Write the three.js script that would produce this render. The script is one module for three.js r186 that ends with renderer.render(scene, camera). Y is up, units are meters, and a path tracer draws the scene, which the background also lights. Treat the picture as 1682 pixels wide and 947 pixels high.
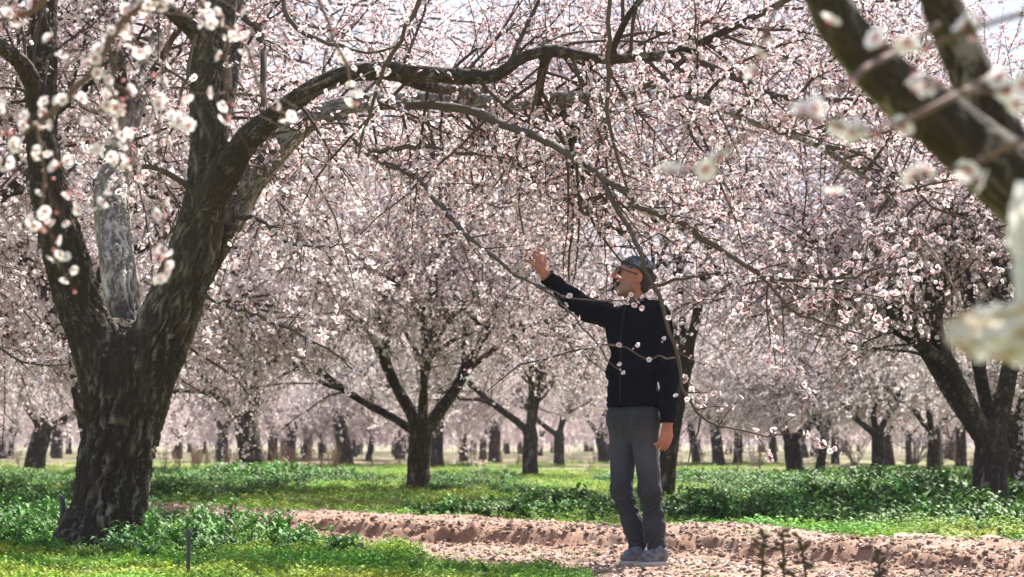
import * as THREE from 'three';

// ------------------------------------------------------------------ camera, sky, sun, exposure
const F = 3372, HOR = 726, EYE = 0.69;                       // focal length in photograph pixels, horizon row, eye height
const scene = new THREE.Scene();
const camera = new THREE.PerspectiveCamera(2 * Math.atan(473.5 / F) * 180 / Math.PI, 1682 / 947, 0.2, 1500);
const PITCH = Math.atan((HOR - 473.5) / F);
camera.position.set(0, EYE, 0);
camera.rotation.x = PITCH;
camera.focus = 12.2;
camera.userData.fStop = 4.2;
const renderer = new THREE.WebGLRenderer({ antialias: true });
renderer.toneMapping = THREE.LinearToneMapping;
renderer.toneMappingExposure = 3.1;
renderer.shadowMap.enabled = true;
const SUN = new THREE.Vector3(0.36, 0.86, -0.5).normalize();
{                                                             // a pale hazy spring sky, whiter towards the horizon and round the sun
  const W = 256, H = 128, data = new Float32Array(W * H * 4), d = new THREE.Vector3();
  for (let j = 0; j < H; j++) for (let i = 0; i < W; i++) {
    const up = ((j + 0.5) / H - 0.5) * Math.PI, az = ((i + 0.5) / W - 0.5) * 2 * Math.PI;
    d.set(Math.cos(up) * Math.cos(az), Math.sin(up), Math.cos(up) * Math.sin(az));
    const t = Math.pow(Math.max(0, d.y), 0.8), glow = Math.pow(Math.max(0, d.dot(SUN)), 6) * 0.35, o = (j * W + i) * 4;
    data[o] = 0.95 + (0.34 - 0.95) * t + glow; data[o + 1] = 0.98 + (0.5 - 0.98) * t + glow * 0.97; data[o + 2] = 1.06 + (0.86 - 1.06) * t + glow * 0.9; data[o + 3] = 1;
    if (d.y < 0) { data[o] = 0.3; data[o + 1] = 0.28; data[o + 2] = 0.25; }
  }
  const skyMap = new THREE.DataTexture(data, W, H, THREE.RGBAFormat, THREE.FloatType);
  skyMap.mapping = THREE.EquirectangularReflectionMapping; skyMap.magFilter = THREE.LinearFilter; skyMap.minFilter = THREE.LinearFilter; skyMap.needsUpdate = true;
  scene.background = skyMap; scene.environment = skyMap;
  scene.backgroundIntensity = scene.environmentIntensity = 0.38;
}
const sun = new THREE.DirectionalLight(new THREE.Color(1, 0.95, 0.87), 5);
sun.name = 'sunlight';
sun.position.copy(SUN).multiplyScalar(80).add(new THREE.Vector3(0, 0, -30));
sun.target.position.set(0, 0, -30);
sun.castShadow = true;
sun.shadow.mapSize.set(4096, 4096);
Object.assign(sun.shadow.camera, { left: -60, right: 60, top: 60, bottom: -60, near: 1, far: 250 });
scene.add(sun, sun.target);

// ------------------------------------------------------------------ helpers
const V = (x, y, z) => new THREE.Vector3(x, y, z);
const lerp = (a, b, t) => a + (b - a) * t, clamp = (x, a, b) => (x < a ? a : x > b ? b : x);
const sstep = (a, b, x) => { const t = clamp((x - a) / (b - a), 0, 1); return t * t * (3 - 2 * t); };
function RNG(seed) {
  let s = seed >>> 0;
  const f = () => { s = (s + 0x6d2b79f5) | 0; let t = Math.imul(s ^ (s >>> 15), 1 | s); t = (t + Math.imul(t ^ (t >>> 7), 61 | t)) ^ t; return ((t ^ (t >>> 14)) >>> 0) / 4294967296; };
  f.r = (a, b) => a + (b - a) * f();
  f.s = (a = 1) => (f() * 2 - 1) * a;
  f.dir = () => { const z = f() * 2 - 1, a = f() * 6.2832, q = Math.sqrt(1 - z * z); return V(q * Math.cos(a), z, q * Math.sin(a)); };
  return f;
}
const PERM = new Uint8Array(512);
{ const r = RNG(77), p = [...Array(256).keys()]; for (let i = 255; i > 0; i--) { const j = Math.floor(r() * (i + 1)); [p[i], p[j]] = [p[j], p[i]]; } for (let i = 0; i < 512; i++) PERM[i] = p[i & 255]; }
const fade = (t) => t * t * t * (t * (t * 6 - 15) + 10);
const grad = (h, x, y, z) => { h &= 15; const u = h < 8 ? x : y, v = h < 4 ? y : h === 12 || h === 14 ? x : z; return ((h & 1) ? -u : u) + ((h & 2) ? -v : v); };
function noise(x, y, z) {
  const fx = Math.floor(x), fy = Math.floor(y), fz = Math.floor(z), X = fx & 255, Y = fy & 255, Z = fz & 255;
  x -= fx; y -= fy; z -= fz;
  const u = fade(x), v = fade(y), w = fade(z), A = PERM[X] + Y, AA = PERM[A] + Z, AB = PERM[A + 1] + Z, B = PERM[X + 1] + Y, BA = PERM[B] + Z, BB = PERM[B + 1] + Z;
  return lerp(lerp(lerp(grad(PERM[AA], x, y, z), grad(PERM[BA], x - 1, y, z), u), lerp(grad(PERM[AB], x, y - 1, z), grad(PERM[BB], x - 1, y - 1, z), u), v),
    lerp(lerp(grad(PERM[AA + 1], x, y, z - 1), grad(PERM[BA + 1], x - 1, y, z - 1), u), lerp(grad(PERM[AB + 1], x, y - 1, z - 1), grad(PERM[BB + 1], x - 1, y - 1, z - 1), u), v), w);
}
const fbm = (x, y, z, n = 3) => { let s = 0, a = 1, f = 1; for (let i = 0; i < n; i++) { s += a * noise(x * f, y * f, z * f + i * 7.3); a *= 0.5; f *= 2.03; } return s; };

// a place seen at a photograph pixel, at a distance d in front of the camera
const CP = Math.cos(PITCH), SP = Math.sin(PITCH);
function at(px, py, d) {
  const x = (px - 841) / F, y = (473.5 - py) / F;
  const wy = y * CP + SP, wz = y * SP - CP, k = d / -wz;
  return V(x * k, EYE + wy * k, -d);
}
const depthOf = (py) => EYE * F / (py - HOR);

// growing mesh buffers
class MB {
  constructor(n = 4096) { this.p = new Float32Array(n * 3); this.c = new Float32Array(n * 3); this.i = new Uint32Array(n * 3); this.nv = 0; this.ni = 0; }
  v(x, y, z, r, g, b) {
    if (this.nv * 3 + 3 > this.p.length) { const p = new Float32Array(this.p.length * 2), c = new Float32Array(this.p.length * 2); p.set(this.p); c.set(this.c); this.p = p; this.c = c; }
    const o = this.nv * 3;
    this.p[o] = x; this.p[o + 1] = y; this.p[o + 2] = z; this.c[o] = r; this.c[o + 1] = g; this.c[o + 2] = b;
    return this.nv++;
  }
  t(a, b, c) {
    if (this.ni + 3 > this.i.length) { const i = new Uint32Array(this.i.length * 2); i.set(this.i); this.i = i; }
    this.i[this.ni++] = a; this.i[this.ni++] = b; this.i[this.ni++] = c;
  }
  q(a, b, c, d) { this.t(a, b, c); this.t(a, c, d); }
  geo(smooth = false) {
    const g = new THREE.BufferGeometry();
    g.setAttribute('position', new THREE.BufferAttribute(this.p.slice(0, this.nv * 3), 3));
    g.setAttribute('color', new THREE.BufferAttribute(this.c.slice(0, this.nv * 3), 3));
    g.setIndex(new THREE.BufferAttribute(this.i.slice(0, this.ni), 1));
    if (smooth) g.computeVertexNormals();
    return g;
  }
}
// a tapering tube along points
function tube(mb, pts, rad, sides, col, jit = 0, rng = null, caps = true) {
  const n = pts.length, T = V(0, 0, 0), U = V(0, 0, 0), W = V(0, 0, 0);
  let prev = null, first = -1;
  for (let i = 0; i < n; i++) {
    T.subVectors(pts[Math.min(i + 1, n - 1)], pts[Math.max(i - 1, 0)]).normalize();
    if (i === 0) { U.set(Math.abs(T.y) < 0.9 ? 0 : 1, Math.abs(T.y) < 0.9 ? 1 : 0, 0).cross(T).normalize(); } else { U.addScaledVector(T, -U.dot(T)).normalize(); }
    W.crossVectors(T, U);
    const r = rad[i], row = mb.nv;
    for (let k = 0; k < sides; k++) {
      const a = k / sides * 6.28318, c = Math.cos(a) * r, s = Math.sin(a) * r, f = jit ? 1 + rng.s(jit) : 1, t = 0.8 + 0.4 * ((k * 7 + i * 3) % 5) / 5;
      mb.v(pts[i].x + (U.x * c + W.x * s) * f, pts[i].y + (U.y * c + W.y * s) * f, pts[i].z + (U.z * c + W.z * s) * f, col[0] * t, col[1] * t, col[2] * t);
    }
    if (prev !== null) for (let k = 0; k < sides; k++) { const k2 = (k + 1) % sides; mb.q(prev + k, prev + k2, row + k2, row + k); }
    else first = row;
    prev = row;
  }
  if (!caps) return;
  const e = mb.v(pts[n - 1].x, pts[n - 1].y, pts[n - 1].z, ...col);
  for (let k = 0; k < sides; k++) mb.t(prev + k, prev + (k + 1) % sides, e);
  const b = mb.v(pts[0].x, pts[0].y, pts[0].z, ...col);
  for (let k = 0; k < sides; k++) mb.t(first + (k + 1) % sides, first + k, b);
}
// a smooth curve through control points, with radii, resampled
function curve(pts, rad, step) {
  const c = new THREE.CatmullRomCurve3(pts, false, 'centripetal');
  let L = 0; for (let i = 1; i < pts.length; i++) L += pts[i].distanceTo(pts[i - 1]);
  const n = Math.max(pts.length, Math.ceil(L / step)), P = [], R = [];
  for (let i = 0; i <= n; i++) { const t = i / n, q = t * (pts.length - 1), k = Math.min(Math.floor(q), pts.length - 2); P.push(c.getPoint(t)); R.push(lerp(rad[k], rad[k + 1], q - k)); }
  return { pts: P, rad: R };
}
// chain of tapering capsules for skin(), with a frame along it for bark
function chainGroup(pts, rad, sunTone = 0, id = 0) {
  const segs = [], S = [0], U = [], W = [];
  for (let i = 1; i < pts.length; i++) S.push(S[i - 1] + pts[i].distanceTo(pts[i - 1]));
  let u = V(1, 0, 0.01), T = V(0, 0, 0);
  for (let i = 0; i < pts.length; i++) {
    T.subVectors(pts[Math.min(i + 1, pts.length - 1)], pts[Math.max(i - 1, 0)]).normalize();
    if (i === 0) u = V(Math.abs(T.x) < 0.9 ? 1 : 0, 0, Math.abs(T.x) < 0.9 ? 0.2 : 1);
    u = u.clone().addScaledVector(T, -u.dot(T)).normalize();
    U.push(u); W.push(V(0, 0, 0).crossVectors(T, u));
  }
  const g = { segs, sunTone, id, S, U, W, pts, rad };
  for (let i = 0; i + 1 < pts.length; i++) segs.push({ a: pts[i], b: pts[i + 1], ra: rad[i], rb: rad[i + 1], i });
  return g;
}
const capG = (a, b, ra, rb, k, clip) => ({ segs: [{ a, b, ra, rb, i: 0 }], k, clip });
function ellG(c, r, m, k, clip) {                                   // m: Matrix4 whose axes the ellipsoid follows
  const R = m ? m.clone().setPosition(0, 0, 0) : new THREE.Matrix4(), e = R.clone().invert().elements;
  const big = Math.max(...r);
  return { segs: [{ ell: true, a: c, b: c, ra: big, rb: big, r, e, i: 0 }], k, clip };
}
function segD(s, x, y, z) {
  if (s.ell) {
    const dx = x - s.a.x, dy = y - s.a.y, dz = z - s.a.z, e = s.e;
    const lx = (e[0] * dx + e[4] * dy + e[8] * dz), ly = (e[1] * dx + e[5] * dy + e[9] * dz), lz = (e[2] * dx + e[6] * dy + e[10] * dz);
    const ux = lx / s.r[0], uy = ly / s.r[1], uz = lz / s.r[2], k0 = Math.sqrt(ux * ux + uy * uy + uz * uz), vx = ux / s.r[0], vy = uy / s.r[1], vz = uz / s.r[2], k1 = Math.sqrt(vx * vx + vy * vy + vz * vz);
    return k1 < 1e-6 ? -Math.min(...s.r) : k0 * (k0 - 1) / k1;
  }
  const bx = s.b.x - s.a.x, by = s.b.y - s.a.y, bz = s.b.z - s.a.z, px = x - s.a.x, py = y - s.a.y, pz = z - s.a.z, l = bx * bx + by * by + bz * bz;
  const t = l > 0 ? clamp((px * bx + py * by + pz * bz) / l, 0, 1) : 0, qx = px - bx * t, qy = py - by * t, qz = pz - bz * t;
  s.t = t;
  return Math.sqrt(qx * qx + qy * qy + qz * qz) - (s.ra + (s.rb - s.ra) * t);
}
// the skin of smoothly joined groups, meshed by surface nets over blocks near the surface
function skin(groups, cell, k0, clipFn = null) {
  const lo = V(1e9, 1e9, 1e9), hi = V(-1e9, -1e9, -1e9), all = [];
  groups.forEach((g, gi) => g.segs.forEach((s) => {
    const r = Math.max(s.ra, s.rb) + k0 + 2 * cell;
    for (const q of [s.a, s.b]) { lo.min(V(q.x - r, q.y - r, q.z - r)); hi.max(V(q.x + r, q.y + r, q.z + r)); }
    s.g = g; s.gi = gi; s.mx = (s.a.x + s.b.x) / 2; s.my = (s.a.y + s.b.y) / 2; s.mz = (s.a.z + s.b.z) / 2; s.br = s.a.distanceTo(s.b) / 2 + Math.max(s.ra, s.rb);
    all.push(s);
  }));
  const NB = 8, B = NB * cell, nx = Math.ceil((hi.x - lo.x) / B), ny = Math.ceil((hi.y - lo.y) / B), nz = Math.ceil((hi.z - lo.z) / B);
  const NX = nx * NB + 2, NY = ny * NB + 2;
  const near = (list, x, y, z, R) => list.filter((s) => { const dx = s.mx - x, dy = s.my - y, dz = s.mz - z, q = s.br + R; return dx * dx + dy * dy + dz * dz < q * q; });
  const field = (list, x, y, z) => {
    let d = 1e3, cur = null, cd = 1e3;
    const put = () => {
      if (!cur) return;
      let q = cd; if (cur.clip) q = Math.max(q, (x - cur.clip[3].x) * cur.clip[0] + (y - cur.clip[3].y) * cur.clip[1] + (z - cur.clip[3].z) * cur.clip[2]);
      const k = cur.k ?? k0, h = Math.max(k - Math.abs(d - q), 0) / k;
      d = Math.min(d, q) - h * h * k * 0.25;
    };
    for (const s of list) { if (s.g !== cur) { put(); cur = s.g; cd = 1e3; } const q = segD(s, x, y, z); if (q < cd) cd = q; }
    put();
    if (clipFn) d = Math.max(d, clipFn(x, y, z));
    return d;
  };
  const blocks = [], SB = 4, hd = B * 0.8661, shd = hd * SB;
  for (let X = 0; X < nx; X += SB) for (let Y = 0; Y < ny; Y += SB) for (let Z = 0; Z < nz; Z += SB) {
    const cand = near(all, lo.x + (X + SB / 2) * B, lo.y + (Y + SB / 2) * B, lo.z + (Z + SB / 2) * B, shd + k0);
    if (!cand.length) continue;
    for (let x = X; x < Math.min(nx, X + SB); x++) for (let y = Y; y < Math.min(ny, Y + SB); y++) for (let z = Z; z < Math.min(nz, Z + SB); z++) {
      const cx = lo.x + (x + 0.5) * B, cy = lo.y + (y + 0.5) * B, cz = lo.z + (z + 0.5) * B, c2 = near(cand, cx, cy, cz, hd * 1.2 + k0);
      if (!c2.length) continue;
      if (Math.abs(field(c2, cx, cy, cz)) > hd * 1.25) continue;
      blocks.push({ x, y, z, c: c2 });
    }
  }
  const M = NB + 1, cells = new Map(), pos = [], vb = [], key = (i, j, k) => i + NX * (j + NY * k);
  for (const b of blocks) {
    const f = b.f = new Float32Array(M * M * M);
    let neg = 0;
    for (let k = 0, o = 0; k < M; k++) for (let j = 0; j < M; j++) for (let i = 0; i < M; i++, o++) { f[o] = field(b.c, lo.x + (b.x * NB + i) * cell, lo.y + (b.y * NB + j) * cell, lo.z + (b.z * NB + k) * cell); if (f[o] < 0) neg++; }
    if (!neg || neg === M * M * M) continue;
    for (let k = 0; k < NB; k++) for (let j = 0; j < NB; j++) for (let i = 0; i < NB; i++) {
      const o = i + M * (j + M * k), v = [f[o], f[o + 1], f[o + M], f[o + M + 1], f[o + M * M], f[o + M * M + 1], f[o + M * M + M], f[o + M * M + M + 1]];
      let m = 0; for (let c = 0; c < 8; c++) if (v[c] < 0) m |= 1 << c;
      if (m === 0 || m === 255) continue;
      let sx = 0, sy = 0, sz = 0, n = 0;
      for (let a = 0; a < 8; a++) for (const d of [1, 2, 4]) {
        if (a & d) continue; const c = a | d;
        if ((v[a] < 0) === (v[c] < 0)) continue;
        const t = v[a] / (v[a] - v[c]);
        sx += (a & 1) + (d === 1 ? t : 0); sy += ((a >> 1) & 1) + (d === 2 ? t : 0); sz += ((a >> 2) & 1) + (d === 4 ? t : 0); n++;
      }
      const I = b.x * NB + i, J = b.y * NB + j, K = b.z * NB + k;
      cells.set(key(I, J, K), pos.length / 3);
      pos.push(lo.x + (I + sx / n) * cell, lo.y + (J + sy / n) * cell, lo.z + (K + sz / n) * cell); vb.push(b);
    }
  }
  const idx = [];
  for (const b of blocks) {
    const f = b.f;
    for (let k = 0; k < NB; k++) for (let j = 0; j < NB; j++) for (let i = 0; i < NB; i++) {
      const o = i + M * (j + M * k), s = f[o] < 0, I = b.x * NB + i, J = b.y * NB + j, K = b.z * NB + k;
      for (let d = 0; d < 3; d++) {
        const e = f[o + (d === 0 ? 1 : d === 1 ? M : M * M)] < 0;
        if (s === e) continue;
        let q;
        if (d === 0) q = [key(I, J - 1, K - 1), key(I, J, K - 1), key(I, J, K), key(I, J - 1, K)];
        else if (d === 1) q = [key(I - 1, J, K - 1), key(I - 1, J, K), key(I, J, K), key(I, J, K - 1)];
        else q = [key(I - 1, J - 1, K), key(I, J - 1, K), key(I, J, K), key(I - 1, J, K)];
        const w = q.map((x) => cells.get(x));
        if (w.some((x) => x === undefined)) continue;
        if (s) idx.push(w[0], w[1], w[2], w[0], w[2], w[3]); else idx.push(w[0], w[2], w[1], w[0], w[3], w[2]);
      }
    }
  }
  return { pos: Float32Array.from(pos), idx: Uint32Array.from(idx), cand: vb };
}
function smoothNormals(pos, idx) {
  const g = new THREE.BufferGeometry();
  g.setAttribute('position', new THREE.BufferAttribute(pos, 3)); g.setIndex(new THREE.BufferAttribute(idx, 1)); g.computeVertexNormals();
  return g.attributes.normal.array;
}
// move each vertex along its normal by fn(x, y, z, i, normal), colour it with col(...)
function finish(sk, disp, col) {
  const n = sk.pos.length / 3, nor = smoothNormals(sk.pos, sk.idx), c = new Float32Array(n * 3), out = new Float32Array(sk.pos.length);
  for (let i = 0; i < n; i++) {
    const x = sk.pos[i * 3], y = sk.pos[i * 3 + 1], z = sk.pos[i * 3 + 2], N = [nor[i * 3], nor[i * 3 + 1], nor[i * 3 + 2]], d = disp ? disp(x, y, z, i, N) : 0;
    out[i * 3] = x + N[0] * d; out[i * 3 + 1] = y + N[1] * d; out[i * 3 + 2] = z + N[2] * d;
    const q = col(x, y, z, i, N); c[i * 3] = q[0]; c[i * 3 + 1] = q[1]; c[i * 3 + 2] = q[2];
  }
  const g = new THREE.BufferGeometry();
  g.setAttribute('position', new THREE.BufferAttribute(out, 3)); g.setAttribute('color', new THREE.BufferAttribute(c, 3)); g.setIndex(new THREE.BufferAttribute(sk.idx, 1));
  g.computeVertexNormals();
  return g;
}
// split a geometry into several by a number per vertex
function splitGeo(g, ids, count) {
  const out = [], P = g.attributes.position.array, N = g.attributes.normal.array, C = g.attributes.color.array, I = g.index.array;
  for (let w = 0; w < count; w++) {
    const map = new Map(), p = [], n = [], c = [], idx = [];
    for (let t = 0; t < I.length; t += 3) {
      if (ids[I[t]] !== w) continue;
      for (let k = 0; k < 3; k++) { const v = I[t + k]; let q = map.get(v); if (q === undefined) { q = p.length / 3; map.set(v, q); p.push(P[v * 3], P[v * 3 + 1], P[v * 3 + 2]); n.push(N[v * 3], N[v * 3 + 1], N[v * 3 + 2]); c.push(C[v * 3], C[v * 3 + 1], C[v * 3 + 2]); } idx.push(q); }
    }
    const o = new THREE.BufferGeometry();
    o.setAttribute('position', new THREE.Float32BufferAttribute(p, 3)); o.setAttribute('normal', new THREE.Float32BufferAttribute(n, 3)); o.setAttribute('color', new THREE.Float32BufferAttribute(c, 3)); o.setIndex(idx);
    out.push(o);
  }
  return out;
}
// bark: plates and furrows drawn out along the limb; returns [height in metres, plate 0..1, tone, nearest group id]
function barkAt(cand, x, y, z, deep) {
  let sw = 0, sh = 0, sp = 0, st = 0, best = 1e3, id = 0, cur = null, cd = 1e3, cs = null, ct = 0;
  const put = () => {
    if (!cur) return;
    const w = Math.exp(-Math.max(cd, -0.2) / 0.03), i = cs.i, s = lerp(cur.S[i], cur.S[i + 1], ct), r = lerp(cs.ra, cs.rb, ct);
    const qx = x - lerp(cs.a.x, cs.b.x, ct), qy = y - lerp(cs.a.y, cs.b.y, ct), qz = z - lerp(cs.a.z, cs.b.z, ct), U = cur.U[i], W = cur.W[i];
    let u = qx * U.x + qy * U.y + qz * U.z, v = qx * W.x + qy * W.y + qz * W.z; const o = cur.id * 3.7;
    const wu = noise(u * 9 + o, v * 9, s * 5) * 0.045 + noise(u * 25, v * 25, s * 10) * 0.01, wv = noise(u * 9, v * 9 + 5, s * 5 + o) * 0.045; u += wu; v += wv;
    const fq = clamp(0.95 / Math.pow(Math.max(r, 0.02), 0.45), 1, 6) * 12.5;
    const a = Math.abs(noise(u * fq + o, v * fq, s * fq * 0.13)), b = Math.abs(noise(u * fq * 2.1, v * fq * 2.1 + o, s * fq * 0.3));
    const plate = clamp(Math.max(1 - sstep(0.02, 0.2 + 0.14 * noise(u * 5, v * 5 + o, s * 1.7), a), 0.7 * (1 - sstep(0.0, 0.2, b))) * (0.85 + 0.6 * noise(u * 8, v * 8, s * 2.3 + o)), 0, 1), A = Math.min(0.021, r * 0.085) * deep;
    const h = (plate - 0.4) * A + noise(u * 4 / (r + 0.1) * 0.3 + o, v * 4 / (r + 0.1) * 0.3, s * 2.2) * r * 0.13 + noise(u * 70, v * 70, s * 26 + o) * A * 0.22;
    sw += w; sh += w * h; sp += w * plate; st += w * cur.sunTone * sstep(0.3, 0.75, s + 0.12 * noise(u * 12, v * 12, s * 4));
    if (cd < best) { best = cd; id = cur.id; }
  };
  for (const s of cand) { if (s.g !== cur) { put(); cur = s.g; cd = 1e3; } const q = segD(s, x, y, z); if (q < cd) { cd = q; cs = s; ct = s.t; } }
  put();
  return [sh / sw, sp / sw, st / sw, id];
}
function barkSkin(groups, cell, k, deep = 1) {
  const sk = skin(groups, cell, k), n = sk.pos.length / 3, info = new Array(n), ids = new Uint16Array(n);
  for (let i = 0; i < n; i++) { info[i] = barkAt(sk.cand[i].c, sk.pos[i * 3], sk.pos[i * 3 + 1], sk.pos[i * 3 + 2], deep); ids[i] = info[i][3]; }
  const g = finish(sk, (x, y, z, i) => info[i][0], (x, y, z, i, N) => {
    const [, p, sunTone] = info[i], m = 0.5 + 0.5 * noise(x * 3.1, y * 2.2, z * 3.1 + 9), l = 0.75 + 0.5 * (0.5 + 0.5 * noise(x * 40, y * 14, z * 40)), up = lerp(0.5, 1.3, clamp(p, 0, 1));
    let c = [lerp(0.03, 0.046, m), lerp(0.02, 0.031, m), lerp(0.0115, 0.017, m)];
    if (sunTone > 0) { const q = sunTone * (0.55 + 0.45 * sstep(0.1, 0.6, p)) * (0.75 + 0.25 * sstep(-0.3, 0.2, noise(x * 5, y * 3, z * 5 + 4))); c = [lerp(c[0], 0.52, q), lerp(c[1], 0.48, q), lerp(c[2], 0.44, q)]; }  // sunlight on the limb blended into its bark as paleness
    const litGrey = sstep(-0.15, 0.4, noise(x * 19, y * 6, z * 19 + 30)) * sstep(0.25, 0.85, p) * 0.8;  // patchy grey ridges, with their lit highlights put into the bark colour
    c = [lerp(c[0], 0.17, litGrey), lerp(c[1], 0.148, litGrey), lerp(c[2], 0.122, litGrey)];
    return [c[0] * up * l, c[1] * up * l, c[2] * up * l];
  });
  return { g, ids };
}

// naming
const used = new Map();
function numbered(name) { const n = used.get(name) ?? 0; used.set(name, n + 1); return n ? name + '_' + String(n).padStart(3, '0') : name; }
function mesh(name, geo, mat, parent, kind) {
  const m = new THREE.Mesh(geo, mat); m.name = parent === scene ? numbered(name) : name; m.castShadow = m.receiveShadow = true;
  if (kind) m.userData.kind = kind;
  parent.add(m); return m;
}
function thing(name, label, category, pos = V(0, 0, 0), group) {
  const o = new THREE.Group(); o.name = numbered(name); o.position.copy(pos); o.userData = { label, category }; if (group) o.userData.group = group;
  scene.add(o); return o;
}
function tag(o, label, category, group) { Object.assign(o.userData, { label, category }); if (group) o.userData.group = group; return o; }
const std = (o) => new THREE.MeshStandardMaterial({ roughness: 0.9, vertexColors: true, ...o });
const M = {
  bark: std({ roughness: 0.95 }),
  twig: std({ roughness: 0.85 }),
  petal: new THREE.MeshPhysicalMaterial({ vertexColors: true, roughness: 0.95, transmission: 0.48, thickness: 0, specularIntensity: 0.25, side: THREE.DoubleSide }),
  leaf: new THREE.MeshPhysicalMaterial({ vertexColors: true, roughness: 0.55, transmission: 0.45, thickness: 0, specularIntensity: 0.35, side: THREE.DoubleSide }),
  cover: new THREE.MeshPhysicalMaterial({ vertexColors: true, roughness: 0.75, transmission: 0.35, thickness: 0, specularIntensity: 0.3, side: THREE.DoubleSide }),
  soil: std({ roughness: 1 }),
  stone: std({ roughness: 0.9 }),
  dry: std({ roughness: 0.9 }),
};

// ------------------------------------------------------------------ ground
// a dirt lane runs from the right foreground to the left distance; u is measured across it, positive away from the camera
const laneU = (x, z) => (x - 0.04) * 0.764 + (z + 15.1) * -0.645;
const NE = [[-9, 1.1], [-10.9, 0.19], [-12.6, -0.38], [-15.6, -1.5], [-18, -2.7], [-23.5, -5.7], [-30, -12], [-200, -160]];
function nearEdge(z) { for (let i = 0; i + 1 < NE.length; i++) if (z >= NE[i + 1][0]) return lerp(NE[i][1], NE[i + 1][1], clamp((z - NE[i][0]) / (NE[i + 1][0] - NE[i][0]), -8, 1)); return -160; }
function laneMask(x, z) {
  const w = noise(x * 1.3, 2, z * 1.3) * 0.5 + noise(x * 4, 7, z * 4) * 0.2;
  return sstep(-0.16, 0.22, x - nearEdge(z) + w * 0.9) * (1 - sstep(1.6, 2.1, laneU(x, z) + w * 0.8));
}
const farDirt = (x, z) => sstep(52, 60, -z + noise(x * 0.2, 1, z * 0.2) * 9) * (1 - sstep(72, 82, -z + noise(x * 0.15, 4, z * 0.15) * 10)) * sstep(-0.35, 0.2, noise(x * 0.11, 3, z * 0.3));
function ground(x, z) {
  const u = laneU(x, z), d = Math.hypot(x, z);
  let h = (0.095 + 0.07 * noise(x * 0.9, 33, z * 0.9)) * sstep(-0.11, 0.08, u + noise(x * 1.7, 0, z * 1.7) * 0.3 + noise(x * 6, 2, z * 6) * 0.14 + noise(x * 15, 2, z * 15) * 0.04) - 0.085 * sstep(0.35, 2.3, u);
  h += Math.exp(-(u * u) / 0.09) * (Math.abs(noise(x * 5.5, 4, z * 8)) * 0.06 + Math.abs(noise(x * 19, 4, z * 19)) * 0.03 - 0.03) - 0.035 * Math.exp(-((u + 0.5) ** 2) / 0.1);
  h += fbm(x * 0.35, 5, z * 0.35, 2) * 0.04 - 0.02;
  if (d < 60) {
    const l = laneMask(x, z);
    h += l * (Math.abs(noise(x * 5, 1, z * 5)) * 0.045 + Math.abs(noise(x * 14, 3, z * 14)) * 0.026 - 0.02) + (1 - l) * noise(x * 3, 8, z * 3) * 0.025;
    if (d < 26) h += l * (noise(x * 31, 6, z * 31) * 0.009);
  }
  return h;
}
{
  const line = (a, b, fine, grow, far0, far1) => {
    const out = []; for (let v = a; v <= b; v += fine) out.push(v);
    let s = fine, v = out[out.length - 1]; while (v < far1) { s *= grow; v += s; out.push(v); }
    s = fine; v = out[0]; const pre = []; while (v > far0) { s *= grow; v -= s; pre.push(v); }
    return pre.reverse().concat(out);
  };
  const xs = line(-3.7, 3.7, 0.031, 1.12, -700, 700), zs = line(-20, -9.6, 0.032, 1.06, -900, 300), mb = new MB(xs.length * zs.length);
  for (const z of zs) for (const x of xs) {
    const l = Math.max(laneMask(x, z), farDirt(x, z)), p = 0.5 + 0.5 * fbm(x * 2.1, 4, z * 2.1, 3), g = 0.5 + 0.5 * noise(x * 17, 2, z * 17), w = sstep(0.1, 0.55, noise(x * 1.1, 12, z * 1.1));
    const uu = laneU(x, z), fc = Math.exp(-((uu + 0.1) ** 2) / 0.05) * (0.45 + 0.6 * noise(x * 2.3, 35, z * 2.3)), soil = [lerp(0.185, 0.3, p) * lerp(0.8, 1.12, g), lerp(0.112, 0.2, p) * lerp(0.8, 1.12, g), lerp(0.074, 0.15, p) * lerp(0.8, 1.12, g)]; soil[0] *= 1 - 0.1 * fc; soil[1] *= 1 - 0.32 * fc; soil[2] *= 1 - 0.42 * fc;
    const turf = [lerp(0.15, 0.3, w), lerp(0.16, 0.29, w), lerp(0.035, 0.06, w)];
    const fd = sstep(40, 62, -z) * 0.75, tan = [lerp(0.15, 0.21, p), lerp(0.14, 0.17, p), lerp(0.085, 0.12, p)]; for (let q = 0; q < 3; q++) turf[q] = lerp(turf[q], tan[q], fd);
    mb.v(x, ground(x, z), z, lerp(turf[0], soil[0], l), lerp(turf[1], soil[1], l), lerp(turf[2], soil[2], l));
  }
  const nx = xs.length;
  for (let j = 0; j + 1 < zs.length; j++) for (let i = 0; i + 1 < nx; i++) mb.q(j * nx + i, (j + 1) * nx + i, (j + 1) * nx + i + 1, j * nx + i + 1);
  mesh('ground', mb.geo(true), M.soil, scene, 'structure');
}

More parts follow.
